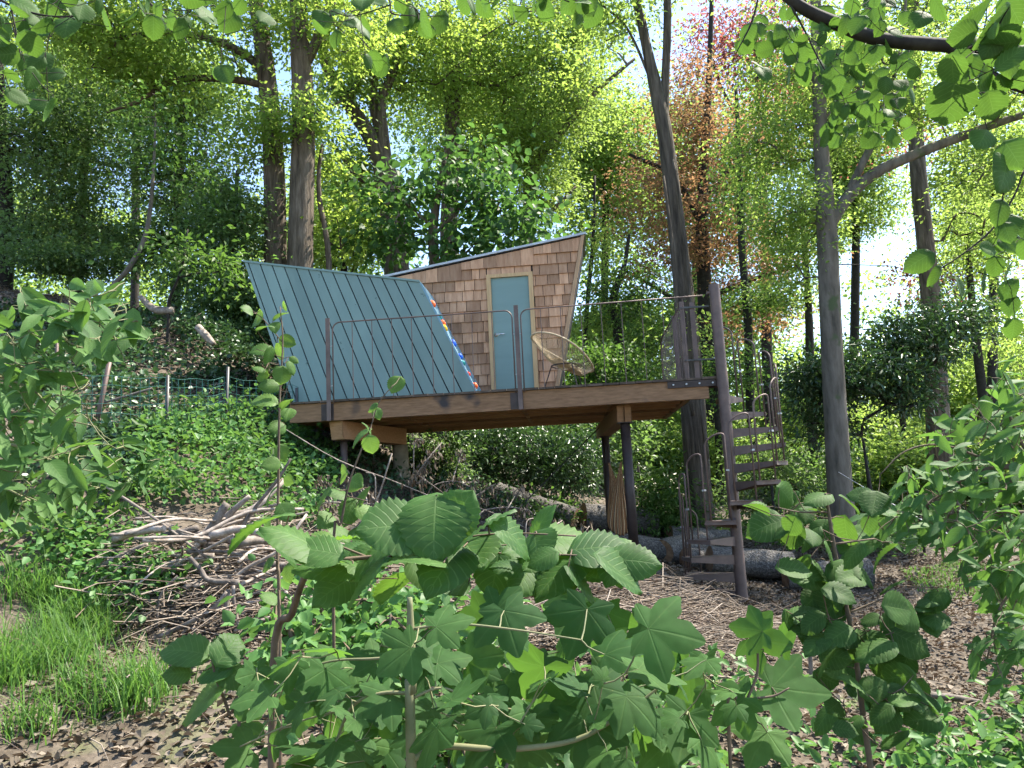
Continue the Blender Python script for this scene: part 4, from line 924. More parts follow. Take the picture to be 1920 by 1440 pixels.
def pile():
    g = P(395, 1140, 6.35); gz = h1(g[0], g[1])
    for i in range(84):
        u = random.uniform(-1, 1); v_ = random.uniform(-1, 1); hgt = (1 - .75 * u * u) * random.uniform(.05, 1) * .82
        c = np.array([g[0] + u * .85, g[1] + .45 * v_ + .2, gz + hgt + .12 * u * -1])
        a = random.choice((random.gauss(.1, .35), random.gauss(.5, .4), random.gauss(-.4, .4), random.uniform(-1.5, 1.5))); el = random.gauss(.12, .22)
        thick = random.random() < .3; L = random.uniform(.5, 1.1) if thick else random.uniform(.4, 1.3); r = random.uniform(.026, .046) if thick else random.uniform(.008, .02)
        d = np.array([math.cos(a) * math.cos(el), math.sin(a) * math.cos(el), math.sin(el)]); sd = nrm(np.cross(d, EZ))
        pts = [np.append(c + d * L * (t - .5) + (sd * random.gauss(0, .05) + EZ * random.gauss(0, .04)) * L, r * (1.1 - .5 * t)) for t in (0, .3, .65, 1)]
        p = spline(pts, 4); o = MB().tube(p[:, :3], p[:, 3], 8, True, .13).build('branch', M['deadwood'], None, True)
        tag(o, ('thick weathered grey-brown branch heaped in the brush pile' if thick else 'thin weathered grey-brown stick heaped in the brush pile'), 'branch', BP)
pile()
for lb, pts, Y in (
    ('fallen weathered log on the upper bank', [(262, 556, 10), (290, 580, 16), (325, 582, 15)], 12),
    ('splintered orange-brown log below the fallen log on the bank', [(370, 612, 14), (388, 632, 16), (402, 646, 9)], 11.8),
    ('pale stick lying on the bank inside the wire fence', [(195, 755, 4), (240, 742, 6), (285, 728, 4)], 9),
    ('long dry stalk arching in front of the left deck post', [(527, 800, 1.6), (633, 862, 2.2), (733, 900, 2), (835, 942, 1.5)], 8.6),
    ('pale horizontal stick below the left deck post', [(680, 945, 4), (730, 948, 5), (790, 952, 4)], 8.4),
    ('dark thin bar leaning on the slope below the left deck post', [(640, 1012, 3), (700, 950, 3), (735, 850, 3)], 8.4),
    ('weathered pale branch on the ground at the lower right', [(1690, 1290, 10), (1740, 1302, 13), (1790, 1308, 12), (1845, 1318, 8)], 5.6),
    ('upright thin dead stick at the edge of the clearing', [(1512, 1130, 6), (1514, 1180, 7), (1520, 1240, 8), (1522, 1300, 9)], 5.8),
    ('long pale branch lying across the dry twigs', [(820, 1147, 5), (930, 1142, 6), (1040, 1150, 5), (1090, 1158, 3)], 6.6),
    ('thick forked pale branch lying among the dry twigs', [(1090, 1150, 8), (1110, 1175, 9), (1125, 1195, 7), (1180, 1210, 5)], 6.2),
    ('old stump of a rusty stake behind the logs', [(928, 980, 6), (929, 940, 6), (930, 918, 6)], 12)):
    branch(lb, pts, Y)
def dead_branch(label, ox, oy, sx, sy, Y):
    f = lambda q: (775 + ox + (q[0] - 775) * sx, 950 + oy + (q[1] - 950) * sy, q[2]); b = P(775 + ox, 950 + oy, Y)
    t = thing('dead_branch', label, 'branch', b, 'dead branches below the deck')
    paths = [[(775, 955, 5), (772, 907, 5), (783, 888, 5), (803, 860, 4), (828, 830, 3)], [(776, 897, 3), (777, 833, 3), (792, 823, 2)], [(798, 948, 4), (810, 913, 4), (850, 902, 3), (880, 912, 2)], [(848, 904, 3), (858, 870, 2), (868, 843, 2)], [(800, 945, 3), (790, 900, 3), (802, 868, 2)], [(783, 890, 3), (850, 940, 3), (890, 985, 2)]]
    mb = MB(); allp = []
    for pt in paths:
        p = spline([np.append(P(*f(q)[:2], Y + random.uniform(-.25, .25)), q[2] * .42 / FPX * Y) for q in pt], 4); mb.tube(p[:, :3], p[:, 3], 6, True, .1); allp += [q[:3] for q in p[5:]]
    mb.build('stem', M['deadwood'], t, True)
    cl = np.array(allp); cl = cl[rng.integers(0, len(cl), 26)]; n = len(cl) * 9
    pos = np.repeat(cl, 9, 0) + rng.normal(0, .05, (n, 3)); T = np.array([[0, 0, -1.]]) + rng.normal(0, .35, (n, 3))
    V, Fc = leaf_cloud(pos, T, rng.normal(0, 1, (n, 3)), rng.uniform(.04, .09, n), .35, .2)
    tag(link_mesh('withered_leaves', V, Fc, M['litter'], t), None, None, kind='stuff')
dead_branch('pale dead branch with hanging withered leaves below the middle of the deck', 0, 0, 1, 1, 8.7)
dead_branch('low dead branch with withered leaves beside the left deck post', -70, 25, -1.1, .7, 8.5)
dead_branch('wide dead twiggy branch lying toward the logs', 90, 30, 1.2, .6, 8.9)
dead_branch('dead twiggy branch lying among the brushwood in front of the logs', 210, 110, 1.3, .7, 7.6)

# ------------------------------------------------------------------ fences
def fence(label, line, h, cell, mm, posts, diamond=False, r=.0016, pr=.02, pmat='steel', name='wire_fence'):
    pts = [np.array([q[0], q[1], 0.]) for q in line]; seg = []
    Ls = [np.linalg.norm(pts[i + 1] - pts[i]) for i in range(len(pts) - 1)]; tot = sum(Ls)
    def along(s):
        for i, l in enumerate(Ls):
            if s <= l or i == len(Ls) - 1:
                p = pts[i] + (pts[i + 1] - pts[i]) * (s / l); return np.array([p[0], p[1], h1(p[0], p[1])])
            s -= l
    t = thing(name, label, 'fence', along(tot / 2))
    A, B = [], []
    if not diamond:
        n = int(tot / cell); g = [along(tot * i / n) for i in range(n + 1)]; k = int(h / cell)
        for i in range(n + 1):
            A.append(g[i]); B.append(g[i] + EZ * h)
            if i < n:
                for j in range(k + 1): A.append(g[i] + EZ * (h * j / k)); B.append(g[i + 1] + EZ * (h * j / k))
    else:
        k = max(2, int(round(h / cell))); n = int(tot / cell); g = [along(tot * i / n) for i in range(n + 1)]
        for i in range(n):
            for j in range(k):
                z0, z1 = h * j / k, h * (j + 1) / k
                if (i + j) % 2: A.append(g[i] + EZ * z0); B.append(g[i + 1] + EZ * z1)
                else: A.append(g[i] + EZ * z1); B.append(g[i + 1] + EZ * z0)
    A, B = np.array(A), np.array(B); V, Fc = sticks(A, (A + B) / 2, B, np.full(len(A), r)) 
    V = V.reshape(-1, 9, 3); V[:, 6:] = B[:, None] + (V[:, 6:] - B[:, None]) / .35; V = V.reshape(-1, 3)
    tag(link_mesh('wire_mesh', V, Fc, M[mm], t), None, None, kind='stuff')
    for (s, lean, hh) in posts:
        p = along(s * tot); MB().tube([p - EZ * .2, p + EZ * hh + np.array([lean, 0, 0])], pr, 8).build('fence_post', M[pmat], t, True)
    return t
f0 = [tuple(PG(px, py)[:2]) for px, py in ((150, 880), (290, 885), (425, 815), (470, 760), (560, 780))]
fence('green wire mesh fence running up the left bank to the cabin', [tuple(P(150, 870, 8.2)[:2]), tuple(P(300, 850, 8.8)[:2]), tuple(P(430, 790, 9.9)[:2]), tuple(P(560, 790, 10.8)[:2])], .72, .1, 'wire_green', [(.62, .03, .85), (.99, 0, .7), (.3, 0, .75)], r=.0042, pr=.02, pmat='steel_grey')
for lb, a, b, Y, wd in (('leaning rusty fence stake on the left bank', (174, 776), (208, 666), 8.6, 9), ('thin rusty stake behind the leaning stake on the bank', (105, 690), (108, 625), 10.5, 6)):
    p, q = P(*a, Y), P(*b, Y); p[2] -= .35; tag(MB().tube([p, q], wd / 2 / FPX * Y, 7).build('fence_stake', M['steel'], None, True), lb, 'stake')
fence('diamond wire fence across the back of the clearing', [tuple(P(890, 930, 15)[:2]), tuple(P(1200, 960, 14)[:2]), tuple(P(1480, 960, 13.6)[:2]), tuple(P(1700, 960, 13)[:2]), tuple(P(1900, 960, 12.6)[:2])], .95, .075, 'wire_grey', [(.12, 0, 1.05), (.35, 0, 1.05), (.6, 0, 1.05), (.85, 0, 1.05)], True, .0024, .025, 'bark_dark', name='chain_link_fence')
p, q = P(1572, 885, 11.85), P(1960, 1100, 3.4)
o = MB().tube([p, (p + q) / 2 - EZ * .02, q], .0035, 5).build('cord_line', M['white_line']); tag(o, 'thin pale cord stretched through the thicket on the right', 'cord')

# ------------------------------------------------------------------ leaves of the near plants
def hazel_mesh(name, curl=.25, cup=.10, wave=.016, width=.45):
    nt_, cols = 21, (-1, -.66, -.33, 0, .33, .66, 1); V, uv, Fc = [], [], []
    for i in range(nt_):
        t = i / (nt_ - 1); wv = width * (max(math.sin(math.pi * t ** .78), 0) ** .62) * (1 if t < .8 else 1 - .55 * ((t - .8) / .2) ** 1.2)
        ser = 1 + (.07 if i % 2 else -.03) * (0 < i < nt_ - 1)
        for v in cols:
            av = abs(v); x = v * wv * (ser if av == 1 else 1); y = t - .10 * av * (1 - t) ** 3 + .05 * av * (1 if i % 2 else .2) * (1 - t)
            z = -curl * (t - .25) ** 2 * (1 if t > .25 else .3) + cup * av * wv + wave * (1 if i % 2 else -1) * av ** .5 * (v != 0) * math.sin(math.pi * min(t * 1.05, 1)) - .06 * av ** 3
            V.append((x, y, z)); uv.append((v * .5 + .5, t))
    m = len(cols)
    for i in range(nt_ - 1):
        for j in range(m - 1): Fc.append([i * m + j, i * m + j + 1, (i + 1) * m + j + 1, (i + 1) * m + j])
    return leaf_mesh(name, V, Fc, uv)
def lance_mesh(name, curl=.3, width=.2):
    nt_, cols = 9, (-1, -.5, 0, .5, 1); V, uv, Fc = [], [], []
    for i in range(nt_):
        t = i / (nt_ - 1); wv = width * max(math.sin(math.pi * t ** .8), 0) ** .8 + .004
        for v in cols:
            V.append((v * wv * (1 + (.05 if i % 2 else -.03) * (abs(v) == 1)), t, -curl * t * t + .5 * abs(v) * wv * .6)); uv.append((v * .5 + .5, t))
    m = len(cols)
    for i in range(nt_ - 1):
        for j in range(m - 1): Fc.append([i * m + j, i * m + j + 1, (i + 1) * m + j + 1, (i + 1) * m + j])
    return leaf_mesh(name, V, Fc, uv)
def maple_mesh(name, curl=.2, seed=0):
    rr = random.Random(seed); lobes = [(0, 1.0, 34), (60, .9, 31), (-60, .9, 31), (118, .56, 32), (-118, .56, 32)]
    lobes = [(a + rr.uniform(-5, 5), l * rr.uniform(.92, 1.05), h) for a, l, h in lobes]
    n = 72; V, uv, Fc = [(0, 0, 0)], [(.5, 0)], []; rings = (.3, .6, .85, 1.0)
    th = [-150 + 300 * i / (n - 1) for i in range(n)]
    rad, us = [], []
    for a in th:
        best, u = .42, .0
        for (c, l, h) in lobes:
            d = abs(a - c) / h
            if d < 1.5:
                r = l * (1 - .5 * d ** 2.0) * (1 + .055 * math.cos(d * 8.0))
                if r > best: best = r; u = (a - c) / h
        dm = min(((a - c) / h for c, l, h in lobes), key=abs)
        rad.append(best * (1 - max(0, abs(a) - 118) / 110)); us.append(max(-1, min(1, dm)))
    for i, a in enumerate(th):
        for k in rings:
            r = rad[i] * k; x, y = r * math.sin(R(a)), r * math.cos(R(a))
            z = -curl * r * r + .012 * math.cos(us[i] * math.pi) * k - .05 * math.sin(2 * R(a) + seed) * k * r
            V.append((x, y, z)); uv.append((.5 + .5 * us[i] * (.35 + .65 * k), k))
    m = len(rings)
    for i in range(n - 1):
        Fc.append([0, 1 + (i + 1) * m, 1 + i * m])
        for k in range(m - 1): a = 1 + i * m + k; Fc.append([a, a + m, a + m + 1, a + 1])
    return leaf_mesh(name, V, Fc, uv)
def leaf_mesh(name, V, Fc, uv):
    me = bpy.data.meshes.new(name); me.from_pydata(V, [], Fc); l = me.uv_layers.new(name='UVMap'); vi = np.empty(len(me.loops), np.int32); me.loops.foreach_get('vertex_index', vi)
    l.data.foreach_set('uv', np.asarray(uv, np.float32)[vi].ravel()); me.polygons.foreach_set('use_smooth', np.ones(len(me.polygons), bool)); return me
def variants(fn, mats, *sets):
    out = {}
    for mn in mats:
        out[mn] = []
        for k, kw in enumerate(sets):
            me = fn('leaf_%s_%d' % (mn, k), **kw); me.materials.append(M[mn]); out[mn].append(me)
    return out
LEAF = {}
LEAF.update(variants(hazel_mesh, ('lf_hazel', 'lf_hang', 'lf_vine'), dict(curl=.2), dict(curl=.38, cup=.2), dict(curl=.05, cup=.26, width=.5), dict(curl=.3, cup=-.05, width=.41)))
LEAF.update(variants(maple_mesh, ('lf_maple',), dict(curl=.12, seed=1), dict(curl=.3, seed=2), dict(curl=-.1, seed=3), dict(curl=.2, seed=4)))
LEAF.update(variants(lance_mesh, ('lf_elder',), dict(curl=.2, width=.2), dict(curl=.45, width=.17), dict(curl=.1, width=.24)))

class Plant:
    def __init__(s, name, label, cat, Y, kind, group=None, bark='twig'):
        s.name, s.label, s.cat, s.Y, s.kind, s.group, s.bark = name, label, cat, Y, kind, group, bark; s.stems = []; s.leaves = []; s.nodes = []; s.grounded = False
    def stem(s, pts, Y=None, ground=False):
        Y = Y or s.Y; p = [np.append(P(q[0], q[1], q[3] if len(q) > 3 else Y), q[2] * .5 / FPX * Y) for q in pts]
        if ground:
            b = p[-1].copy(); b[2] = h1(b[0], b[1]) - .08; b[3] *= 1.15
            if b[2] < p[-1][2] - .1: p.append(b)
            s.base = b[:3]
        sp = spline(p, 5); s.stems.append(sp); s.nodes += [q[:3] for q in sp]; return s
    def leaf(s, px, py, L, ang, Y=None, face=.55, up=.8, jit=.36, m=None, sc=(.78, 1.05)):
        Y = Y or s.Y; c = P(px, py, Y); to = nrm(CAM - c); k = np.dot(c - CAM, F_) / FPX
        T0 = math.cos(R(ang)) * RT + math.sin(R(ang)) * UP
        N_ = nrm(to * face + EZ * up + rng.normal(0, jit, 3) + np.array([rng.normal(0, jit), 0, 0])); T = T0 - N_ * np.dot(T0, N_)
        T = nrm(T); size = L * k * random.uniform(*sc)
        s.leaves.append((c - T * size * .5, T, N_, size, m)); return s
    def fill(s, cx, cy, rx, ry, n, L, ang, spread, Yr=None, **kw):
        for _ in range(n):
            a, r = random.uniform(0, 2 * math.pi), math.sqrt(random.random())
            s.leaf(cx + rx * r * math.cos(a), cy + ry * r * math.sin(a), random.uniform(*L), random.gauss(ang, spread), random.uniform(*Yr) if Yr else None, **kw)
        return s
    def twigs(s, tol=.10):                           # side shoots so that no leaf hangs in the air
        return s
    def build(s):
        base = getattr(s, 'base', s.nodes[0]); t = thing(s.name, s.label, s.cat, base, s.group)
        mb = MB()
        for sp in s.stems: mb.tube(sp[:, :3], np.maximum(sp[:, 3], .0009), 7, True, .04)
        nodes = [np.array(q) for q in s.nodes]
        order = sorted(range(len(s.leaves)), key=lambda i: min(np.linalg.norm(s.leaves[i][0] - q) for q in s.nodes))
        for i in order:
            pos, T, N_, size, m = s.leaves[i]; arr = np.array(nodes); d = np.linalg.norm(arr - pos, axis=1); j = int(np.argmin(d)); q = arr[j]
            k = min(1.0, .25 * size / max(d[j], 1e-6)); joint = pos + (q - pos) * k - T * size * .05
            mid = (q + joint) / 2 - EZ * .06 * d[j]
            r = max(.001, min(.003, .016 * size)) 
            if d[j] > .3 * size: mb.tube([q, mid, joint, pos], [r * 1.3, r * 1.1, r, r * .7], 4, False); nodes += [mid, joint]
            else: mb.tube([q, pos], [r, r * .7], 4, False)
            mn = m or s.kind; me = random.choice(LEAF[mn]); o = add_obj('leaf', me, t)
            X = np.cross(T, N_); A = np.column_stack([X, T, N_]) * size
            sx = random.choice((-1, 1)) * random.uniform(.88, 1.1); A[:, 0] *= sx
            mw = Matrix(((A[0, 0], A[0, 1], A[0, 2], pos[0]), (A[1, 0], A[1, 1], A[1, 2], pos[1]), (A[2, 0], A[2, 1], A[2, 2], pos[2]), (0, 0, 0, 1)))
            o.matrix_basis = mw
        mb.build('stem', M[s.bark], t, True)
        return t

# hazel in the foreground
h = Plant('hazel_bush', 'hazel sapling with broad pleated leaves across the centre foreground', 'bush', 1.5, 'lf_hazel')
h.stem([(900, 1045, 6), (780, 1040, 7), (690, 1045, 8), (610, 1055, 10), (575, 1075, 14, 1.7), (548, 1150, 18, 1.9), (512, 1280, 20, 2.0)], ground=True)
h.stem([(780, 1040, 5), (860, 1010, 4), (960, 1000, 3), (1080, 1005, 3)]).stem([(690, 1045, 5), (600, 1010, 4), (520, 985, 3)])
h.stem([(860, 1010, 4), (950, 1040, 3), (1050, 1040, 3), (1150, 1045, 2)]).stem([(610, 1055, 5), (660, 1080, 3), (745, 1085, 2)])
for q in ((815, 985, 125, 270), (735, 985, 120, 200), (905, 985, 130, -12), (965, 1005, 110, -15), (700, 1035, 140, 205), (615, 1055, 130, 215), (555, 1005, 120, 195), (480, 985, 130, 188), (655, 1008, 100, 160), (770, 1045, 130, 245),
          (835, 1060, 125, 255), (885, 1035, 110, 285), (1043, 1075, 125, 265), (1005, 1025, 95, 300), (1060, 1008, 120, -8), (1130, 1025, 115, -5), (1190, 1050, 90, -12), (1165, 1075, 100, -35), (1095, 1095, 90, 300), (985, 1080, 100, 240),
          (930, 1070, 100, 255), (740, 1100, 90, 255), (680, 1090, 110, 205), (630, 1100, 90, 230), (590, 1030, 90, 170), (520, 1025, 90, 200), (860, 960, 90, 60), (1010, 985, 90, 30)):
    h.leaf(q[0], q[1], q[2], q[3], random.uniform(1.4, 1.62), sc=(.95, 1.12))
h.fill(850, 1045, 330, 45, 26, (60, 100), 250, 45, (1.45, 1.8)); h.fill(1090, 1060, 130, 40, 8, (55, 90), 280, 40, (1.4, 1.7))
h.build()
h = Plant('hazel_shoot', 'pair of large round hazel leaves over the path at the left', 'bush', 1.45, 'lf_hazel')
h.stem([(395, 1222, 4), (405, 1270, 5), (430, 1340, 6), (450, 1430, 7)], ground=True)
for q in ((345, 1218, 110, 176), (430, 1213, 90, 55), (400, 1258, 85, 200), (375, 1315, 130, 222), (440, 1268, 80, -20), (330, 1262, 60, 190)): h.leaf(*q, face=.8, up=.6)
h.build()
shrub('young_hazel', 'low bushy young hazel behind the brown hazel stem', [(720, 1190, 0, 190, 80, .6, 60), (600, 1150, .3, 90, 80, .5, 26), (850, 1180, .3, 90, 60, .5, 24)], 3.4, 'lf_herb', (.045, .085), 15, .12, .7, True, base=(700, 1330), bark='twig')
shrub('young_hazel', 'low weedy bush behind the maple leaves at the bottom', [(800, 1390, 0, 300, 60, .5, 50), (1150, 1370, .2, 200, 60, .5, 34)], 3.0, 'lf_herb', (.045, .085), 14, .12, .7, True, base=(900, 1500), bark='twig')
# field maple across the bottom
m_ = Plant('maple_sapling', 'field maple sapling with lobed leaves filling the bottom centre', 'sapling', 1.25, 'lf_maple', bark='greenstem')
m_.stem([(768, 1120, 10), (770, 1200, 16), (772, 1300, 18), (771, 1440, 19)], ground=True)
m_.stem([(771, 1300, 7), (715, 1300, 7), (660, 1325, 6), (628, 1400, 6), (610, 1460, 5)]).stem([(772, 1425, 13), (830, 1400, 12), (950, 1405, 11), (1080, 1387, 9), (1180, 1330, 6), (1260, 1270, 4)])
m_.stem([(770, 1230, 6), (700, 1235, 5), (620, 1240, 4), (520, 1270, 3)]).stem([(771, 1310, 6), (830, 1290, 5), (900, 1320, 4), (960, 1330, 3)]).stem([(769, 1180, 6), (850, 1170, 5), (960, 1180, 4), (1090, 1200, 3)])
m_.stem([(640, 1330, 4), (540, 1360, 3), (450, 1400, 3)])
for q in ((600, 1215, 85, 230), (610, 1295, 115, 250), (470, 1310, 90, 200), (855, 1165, 85, 20), (960, 1185, 115, 290), (1085, 1190, 120, 250), (1130, 1335, 140, 280), (1000, 1285, 105, 240), (1270, 1185, 130, -20), (1170, 1205, 100, 20),
          (1205, 1335, 115, 290), (1280, 1385, 140, 260), (1350, 1420, 130, -30), (700, 1320, 110, 230), (650, 1400, 130, 210), (560, 1400, 110, 240), (800, 1405, 120, 300), (880, 1295, 100, 20), (740, 1235, 90, 220), (520, 1250, 80, 180),
          (905, 1400, 120, 260), (1000, 1405, 120, 290), (430, 1400, 90, 200), (1100, 1405, 125, 280), (1240, 1260, 100, 10), (950, 1120, 90, 60), (830, 1230, 90, 330)):
    m_.leaf(q[0], q[1], q[2], q[3], random.uniform(1.1, 1.4), face=.6, up=.65, sc=(.62, .9))
m_.fill(760, 1330, 330, 110, 84, (38, 78), 260, 80, (1.15, 1.9), face=.5, up=.65, jit=.45); m_.fill(1140, 1320, 240, 110, 60, (38, 80), 270, 80, (1.15, 1.9), face=.5, up=.65, jit=.45); m_.fill(1000, 1200, 260, 60, 12, (50, 80), 270, 70, (1.4, 1.9), face=.7, up=.6)
m_.build()
m_ = Plant('maple_shoot', 'sunlit maple shoot with pale narrow-lobed leaf right of centre', 'sapling', 1.3, 'lf_maple', bark='twig')
m_.stem([(1418, 1190, 4), (1420, 1260, 5), (1395, 1330, 6), (1370, 1440, 7)], ground=True).stem([(1405, 1310, 4), (1450, 1305, 4), (1480, 1290, 3)])
for q in ((1500, 1300, 120, -28), (1440, 1205, 90, -15), (1400, 1180, 60, 170), (1480, 1200, 70, 0), (1420, 1400, 110, 250), (1360, 1330, 90, 200)): m_.leaf(*q, face=.7, up=.6, sc=(.7, .95))
m_.build()
# thin leafy sapling before the left deck end
v = Plant('young_tree', 'thin upright sapling with sunlit pointed leaves before the left deck end', 'sapling', 2.2, 'lf_vine', bark='twig')
v.stem([(525, 575, 2), (530, 640, 3), (524, 760, 4), (522, 900, 5), (520, 1050, 6), (524, 1180, 7)], ground=True).stem([(528, 640, 2), (495, 600, 2), (470, 580, 1)]).stem([(527, 670, 2), (500, 660, 1), (480, 655, 1)]).stem([(524, 765, 2), (548, 700, 1)])
for px, py, L, a in ((464, 580, 36, 200), (484, 600, 44, 260), (497, 612, 40, 300), (525, 590, 42, 80), (535, 573, 30, 20), (515, 612, 40, 280), (540, 640, 38, -20), (488, 655, 46, 200), (505, 668, 44, 260), (528, 660, 40, 300), (485, 690, 30, 180), (528, 705, 50, 260), (548, 690, 40, 290), (552, 675, 26, -30),
                     (505, 722, 60, 200), (494, 750, 56, 190), (535, 755, 46, 280), (540, 775, 50, 260), (490, 705, 40, 160), (520, 800, 50, 210), (530, 850, 50, 300), (508, 870, 46, 200), (540, 900, 44, -10), (505, 930, 50, 210), (535, 960, 46, 300), (500, 990, 48, 190), (545, 1010, 50, -20), (500, 1060, 44, 200), (540, 1075, 44, 300), (505, 1120, 50, 200), (545, 1140, 50, -30)):
    v.leaf(px, py, L, a, random.uniform(2.1, 2.3), face=.5, up=.5, jit=.55, sc=(.6, .9))
v.build()
v = Plant('young_tree', 'slender hazel shoot with leaf tip rising over the deck edge', 'sapling', 2.1, 'lf_vine', bark='twig')
v.stem([(738, 722, 2), (710, 755, 2), (697, 795, 2), (677, 845, 3), (655, 905, 4), (640, 980, 5), (625, 1090, 6)], ground=True).stem([(650, 930, 2), (690, 940, 2)]).stem([(640, 970, 2), (610, 950, 1)])
for px, py, L, a in ((742, 722, 44, 250), (697, 764, 30, 200), (708, 775, 28, 290), (674, 818, 52, 250), (695, 835, 46, 280), (690, 802, 30, 60), (640, 890, 60, 180), (665, 905, 60, 330), (630, 920, 70, 210), (680, 935, 56, 300), (600, 935, 60, 200), (655, 960, 60, 250), (612, 975, 50, 230), (690, 960, 50, -10), (640, 1000, 56, 270), (675, 1000, 60, 290), (600, 1010, 60, 210)):
    v.leaf(px, py, L, a, random.uniform(2.0, 2.2), face=.5, up=.6, jit=.45, sc=(.7, 1))
v.build()
# leafy stem on the right
v = Plant('climbing_hazel', 'dark stem clothed in large drooping leaves at the lower right', 'bush', 3.1, 'lf_hang', bark='twig')
v.stem([(1548, 925, 5), (1560, 1000, 7), (1574, 1080, 8), (1600, 1200, 9), (1618, 1340, 10), (1632, 1440, 11)], ground=True).stem([(1555, 960, 4), (1500, 960, 3), (1450, 950, 2)]).stem([(1565, 1020, 4), (1640, 1010, 3)]).stem([(1590, 1150, 4), (1660, 1120, 3), (1700, 1100, 2)])
v.fill(1540, 965, 125, 50, 30, (40, 75), 250, 60, (2.8, 3.4), jit=.5); v.fill(1580, 1080, 95, 60, 24, (40, 80), 260, 60, (2.85, 3.35), jit=.5); v.fill(1620, 1190, 115, 70, 32, (45, 85), 265, 60, (2.85, 3.4), jit=.5); v.fill(1630, 1310, 110, 80, 32, (45, 85), 265, 60, (2.85, 3.4), jit=.5); v.fill(1500, 1170, 50, 25, 6, (50, 75), 250, 40); v.fill(1740, 1140, 30, 40, 6, (50, 70), 250, 40)
v.build()
# left elder
v = Plant('elder_bush', 'elder branches with long pointed leaves reaching in from the left', 'bush', 2.7, 'lf_elder', bark='greenstem')
v.stem([(230, 640, 3), (150, 610, 5), (70, 640, 7), (-40, 720, 10), (-120, 900, 14), (-140, 1100, 16)], ground=True).stem([(160, 612, 3), (170, 570, 3), (150, 540, 2)]).stem([(-20, 700, 6), (60, 730, 4), (110, 780, 3), (180, 800, 2)]).stem([(-100, 850, 8), (0, 830, 6), (90, 860, 4), (160, 900, 3), (230, 880, 2)]).stem([(-100, 870, 6), (20, 920, 4), (90, 960, 3)])
v.fill(140, 565, 80, 35, 26, (60, 85), 200, 80, (2.4, 3)); v.fill(170, 630, 110, 45, 44, (55, 80), 260, 60, (2.4, 3)); v.fill(40, 640, 70, 80, 44, (55, 80), 240, 70, (2.4, 3)); v.fill(60, 770, 100, 80, 64, (55, 80), 260, 60, (2.4, 3)); v.fill(90, 880, 130, 80, 70, (55, 80), 265, 60, (2.4, 3)); v.fill(30, 950, 50, 40, 16, (55, 75), 265, 60, (2.4, 3)); v.fill(240, 870, 50, 50, 14, (50, 70), 280, 60)
v.build()
# right thicket
for lb, fl, st, Y in (
    ('leafy thicket with long pointed leaves at the right edge', ((1840, 850, 110, 90, 110), (1780, 930, 120, 60, 90), (1890, 760, 40, 90, 50), (1680, 985, 80, 40, 40)), [[(1700, 980, 4), (1760, 930, 6), (1850, 880, 9), (1960, 900, 14), (2010, 1100, 18)], [(1960, 900, 8), (1900, 800, 6), (1880, 700, 3)], [(1650, 890, 2), (1700, 845, 3), (1770, 835, 4), (1870, 870, 6)], [(1985, 960, 8), (1880, 960, 5), (1790, 960, 3)]], 3.6),
    ('lower leafy thicket hanging at the right edge over the path', ((1870, 1030, 90, 80, 100), (1895, 1150, 50, 90, 80), (1790, 1000, 60, 30, 20), (1860, 1240, 40, 50, 20)), [[(1760, 1030, 3), (1830, 1010, 5), (1930, 1020, 9), (2010, 1150, 14)], [(1960, 1060, 6), (1880, 1130, 5), (1850, 1240, 3)], [(1950, 1050, 6), (1900, 980, 4)]], 3.3)):
    v = Plant('thicket', lb, 'bush', Y, 'lf_elder', bark='twig', group='thicket at the right edge')
    for i, s_ in enumerate(st): v.stem(s_, ground=(i == 0))
    for f in fl: v.fill(f[0], f[1], f[2], f[3], f[4], (40, 62), 240, 70, (Y - .4, Y + .6))
    v.build()
cover('undergrowth', 'dense green leaves inside the thicket at the right edge', [[(3.2, 4.6), (6.2, 4.2), (6.5, 6.4), (4.2, 6.2)]], 26, 'lf_herb', (.06, .11), 40, .24, 1.25, .4, .9)
# hazel overhead
v = Plant('hazel_branch', 'dark curved hazel limb with hanging leaves across the top right', 'branch', 3.2, 'lf_hang', bark='bark_dark')
v.stem([(1440, -40, 22), (1500, 12, 25), (1570, 45, 27), (1650, 74, 28), (1780, 86, 27), (1920, 102, 24), (2100, 130, 30), (2260, 400, 36), (2300, 900, 40)], ground=True)
v.stem([(1775, 88, 20), (1830, 118, 20), (1870, 148, 19), (1930, 172, 17)]).stem([(1920, 320, 4), (1900, 370, 4), (1860, 430, 4), (1800, 480, 3), (1745, 515, 2)]).stem([(1480, 5, 5), (1510, 60, 4), (1540, 120, 3), (1580, 180, 2)]).stem([(1425, -20, 4), (1410, 40, 4), (1380, 100, 2)]).stem([(1930, 172, 6), (1960, 260, 5), (1915, 330, 4)]).stem([(1830, 118, 4), (1800, 160, 3), (1790, 190, 2)])
for px, py, L, a, Y in ((1782, 195, 95, 270, 2.6), (1790, 140, 70, 250, 2.6), (1845, 255, 80, 240, 2.6), (1885, 325, 85, 240, 2.5), (1900, 290, 70, 300, 2.5), (1820, 35, 80, 200, 2.6), (1860, 55, 90, 260, 2.5), (1900, 20, 80, 300, 2.5), (1760, 15, 60, 250, 2.8), (1725, 35, 50, 230, 2.9), (1860, 200, 60, 290, 2.6), (1875, 400, 50, 260, 2.6), (1755, 520, 50, 250, 3), (1800, 540, 50, 280, 3), (1720, 490, 55, 200, 3), (1840, 530, 45, 290, 3), (1890, 545, 50, 270, 3), (1900, 620, 55, 270, 3), (1895, 575, 40, 230, 3)):
    v.leaf(px, py, L, a, Y, face=.9, up=.25)
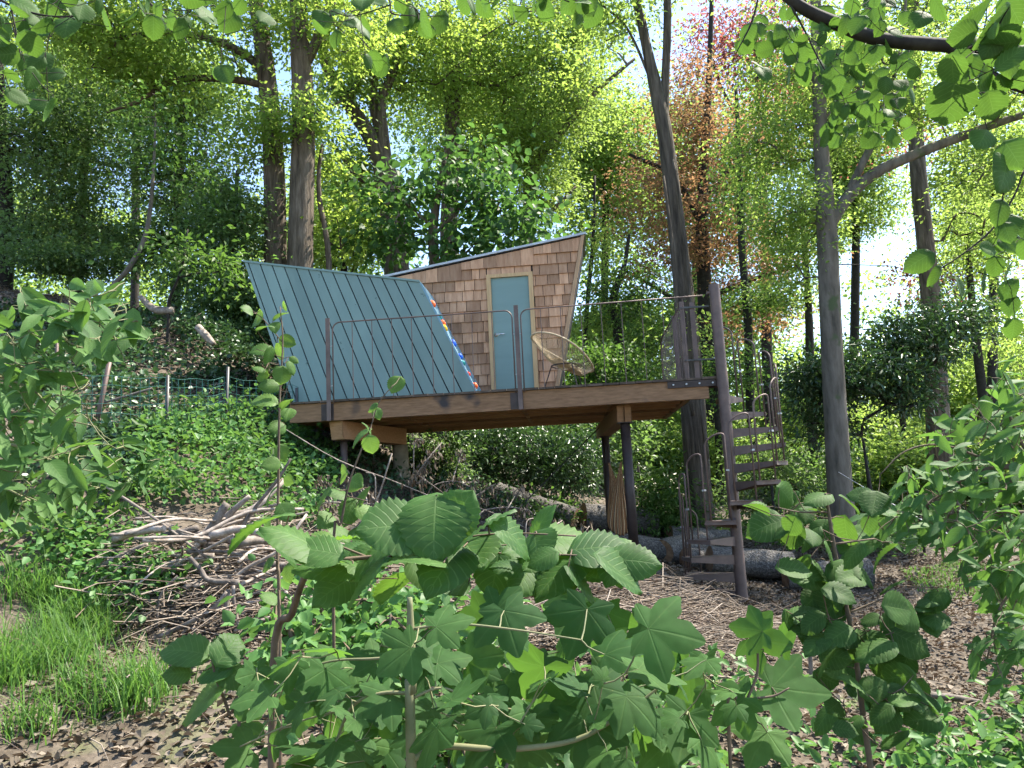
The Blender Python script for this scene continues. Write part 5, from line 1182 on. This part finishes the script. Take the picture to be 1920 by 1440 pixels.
v.fill(1500, 90, 110, 70, 66, (24, 42), 265, 40, (3.0, 4.2), face=.8, up=.4); v.fill(1630, 150, 100, 70, 60, (24, 42), 265, 40, (3, 4.2), face=.8, up=.4); v.fill(1640, 40, 80, 40, 26, (26, 44), 265, 40, (3, 4), face=.8, up=.4); v.fill(1620, 240, 90, 40, 30, (24, 40), 265, 40, (3, 4.2), face=.8, up=.4); v.fill(1850, 110, 70, 60, 20, (40, 70), 265, 40, (2.4, 3), face=.8, up=.3); v.fill(1890, 470, 40, 60, 12, (36, 55), 265, 40, (2.6, 3.2), face=.8, up=.3)
v.build()
for lb, stm, fl in (
    ('hazel twigs with backlit leaves hanging at the top left corner', [[(-60, -40, 8), (20, 10, 5), (90, 30, 4), (160, 30, 3)], [(20, 10, 4), (30, 60, 3), (40, 110, 2)]], ((40, 40, 60, 50, 14), (140, 20, 60, 30, 8), (60, 120, 60, 30, 8), (60, 190, 50, 20, 5))),
    ('hazel twigs with broad leaves hanging at the top left of centre', [[(240, -40, 5), (290, 15, 4), (330, 50, 3), (360, 90, 2)], [(290, 15, 3), (340, 20, 2), (400, 10, 2)]], ((300, 35, 60, 40, 9), (380, 20, 70, 30, 6), (460, 30, 40, 30, 4), (420, 150, 20, 15, 3))),
    ('hazel twigs with broad leaves hanging at the top centre', [[(700, -60, 5), (730, 0, 4), (735, 25, 3), (780, 30, 2)], [(730, 10, 3), (660, 30, 2), (620, 20, 2)], [(735, 20, 2), (725, 60, 1)]], ((650, 40, 55, 45, 9), (740, 20, 60, 30, 6), (800, 40, 40, 30, 4), (700, 110, 25, 20, 4))),
    ('hazel leaves hanging at the top edge above the roof peak', [[(1000, -60, 4), (1050, -5, 3), (1110, 15, 2)], [(1050, -5, 2), (1000, 5, 1), (960, 10, 1)]], ((1080, 25, 50, 25, 9), (980, 12, 50, 15, 7), (900, 10, 40, 15, 5)))):
    v = Plant('hazel_branch', lb, 'branch', 2.3, 'lf_hang', bark='bark_dark', group='hazel twigs hanging into the top of the picture')
    for s_ in stm: v.stem(s_)
    for f in fl: v.fill(f[0], f[1], f[2], f[3], f[4], (26, 60), 265, 50, (1.9, 2.8), face=.75, up=.3, jit=.5)
    v.build()
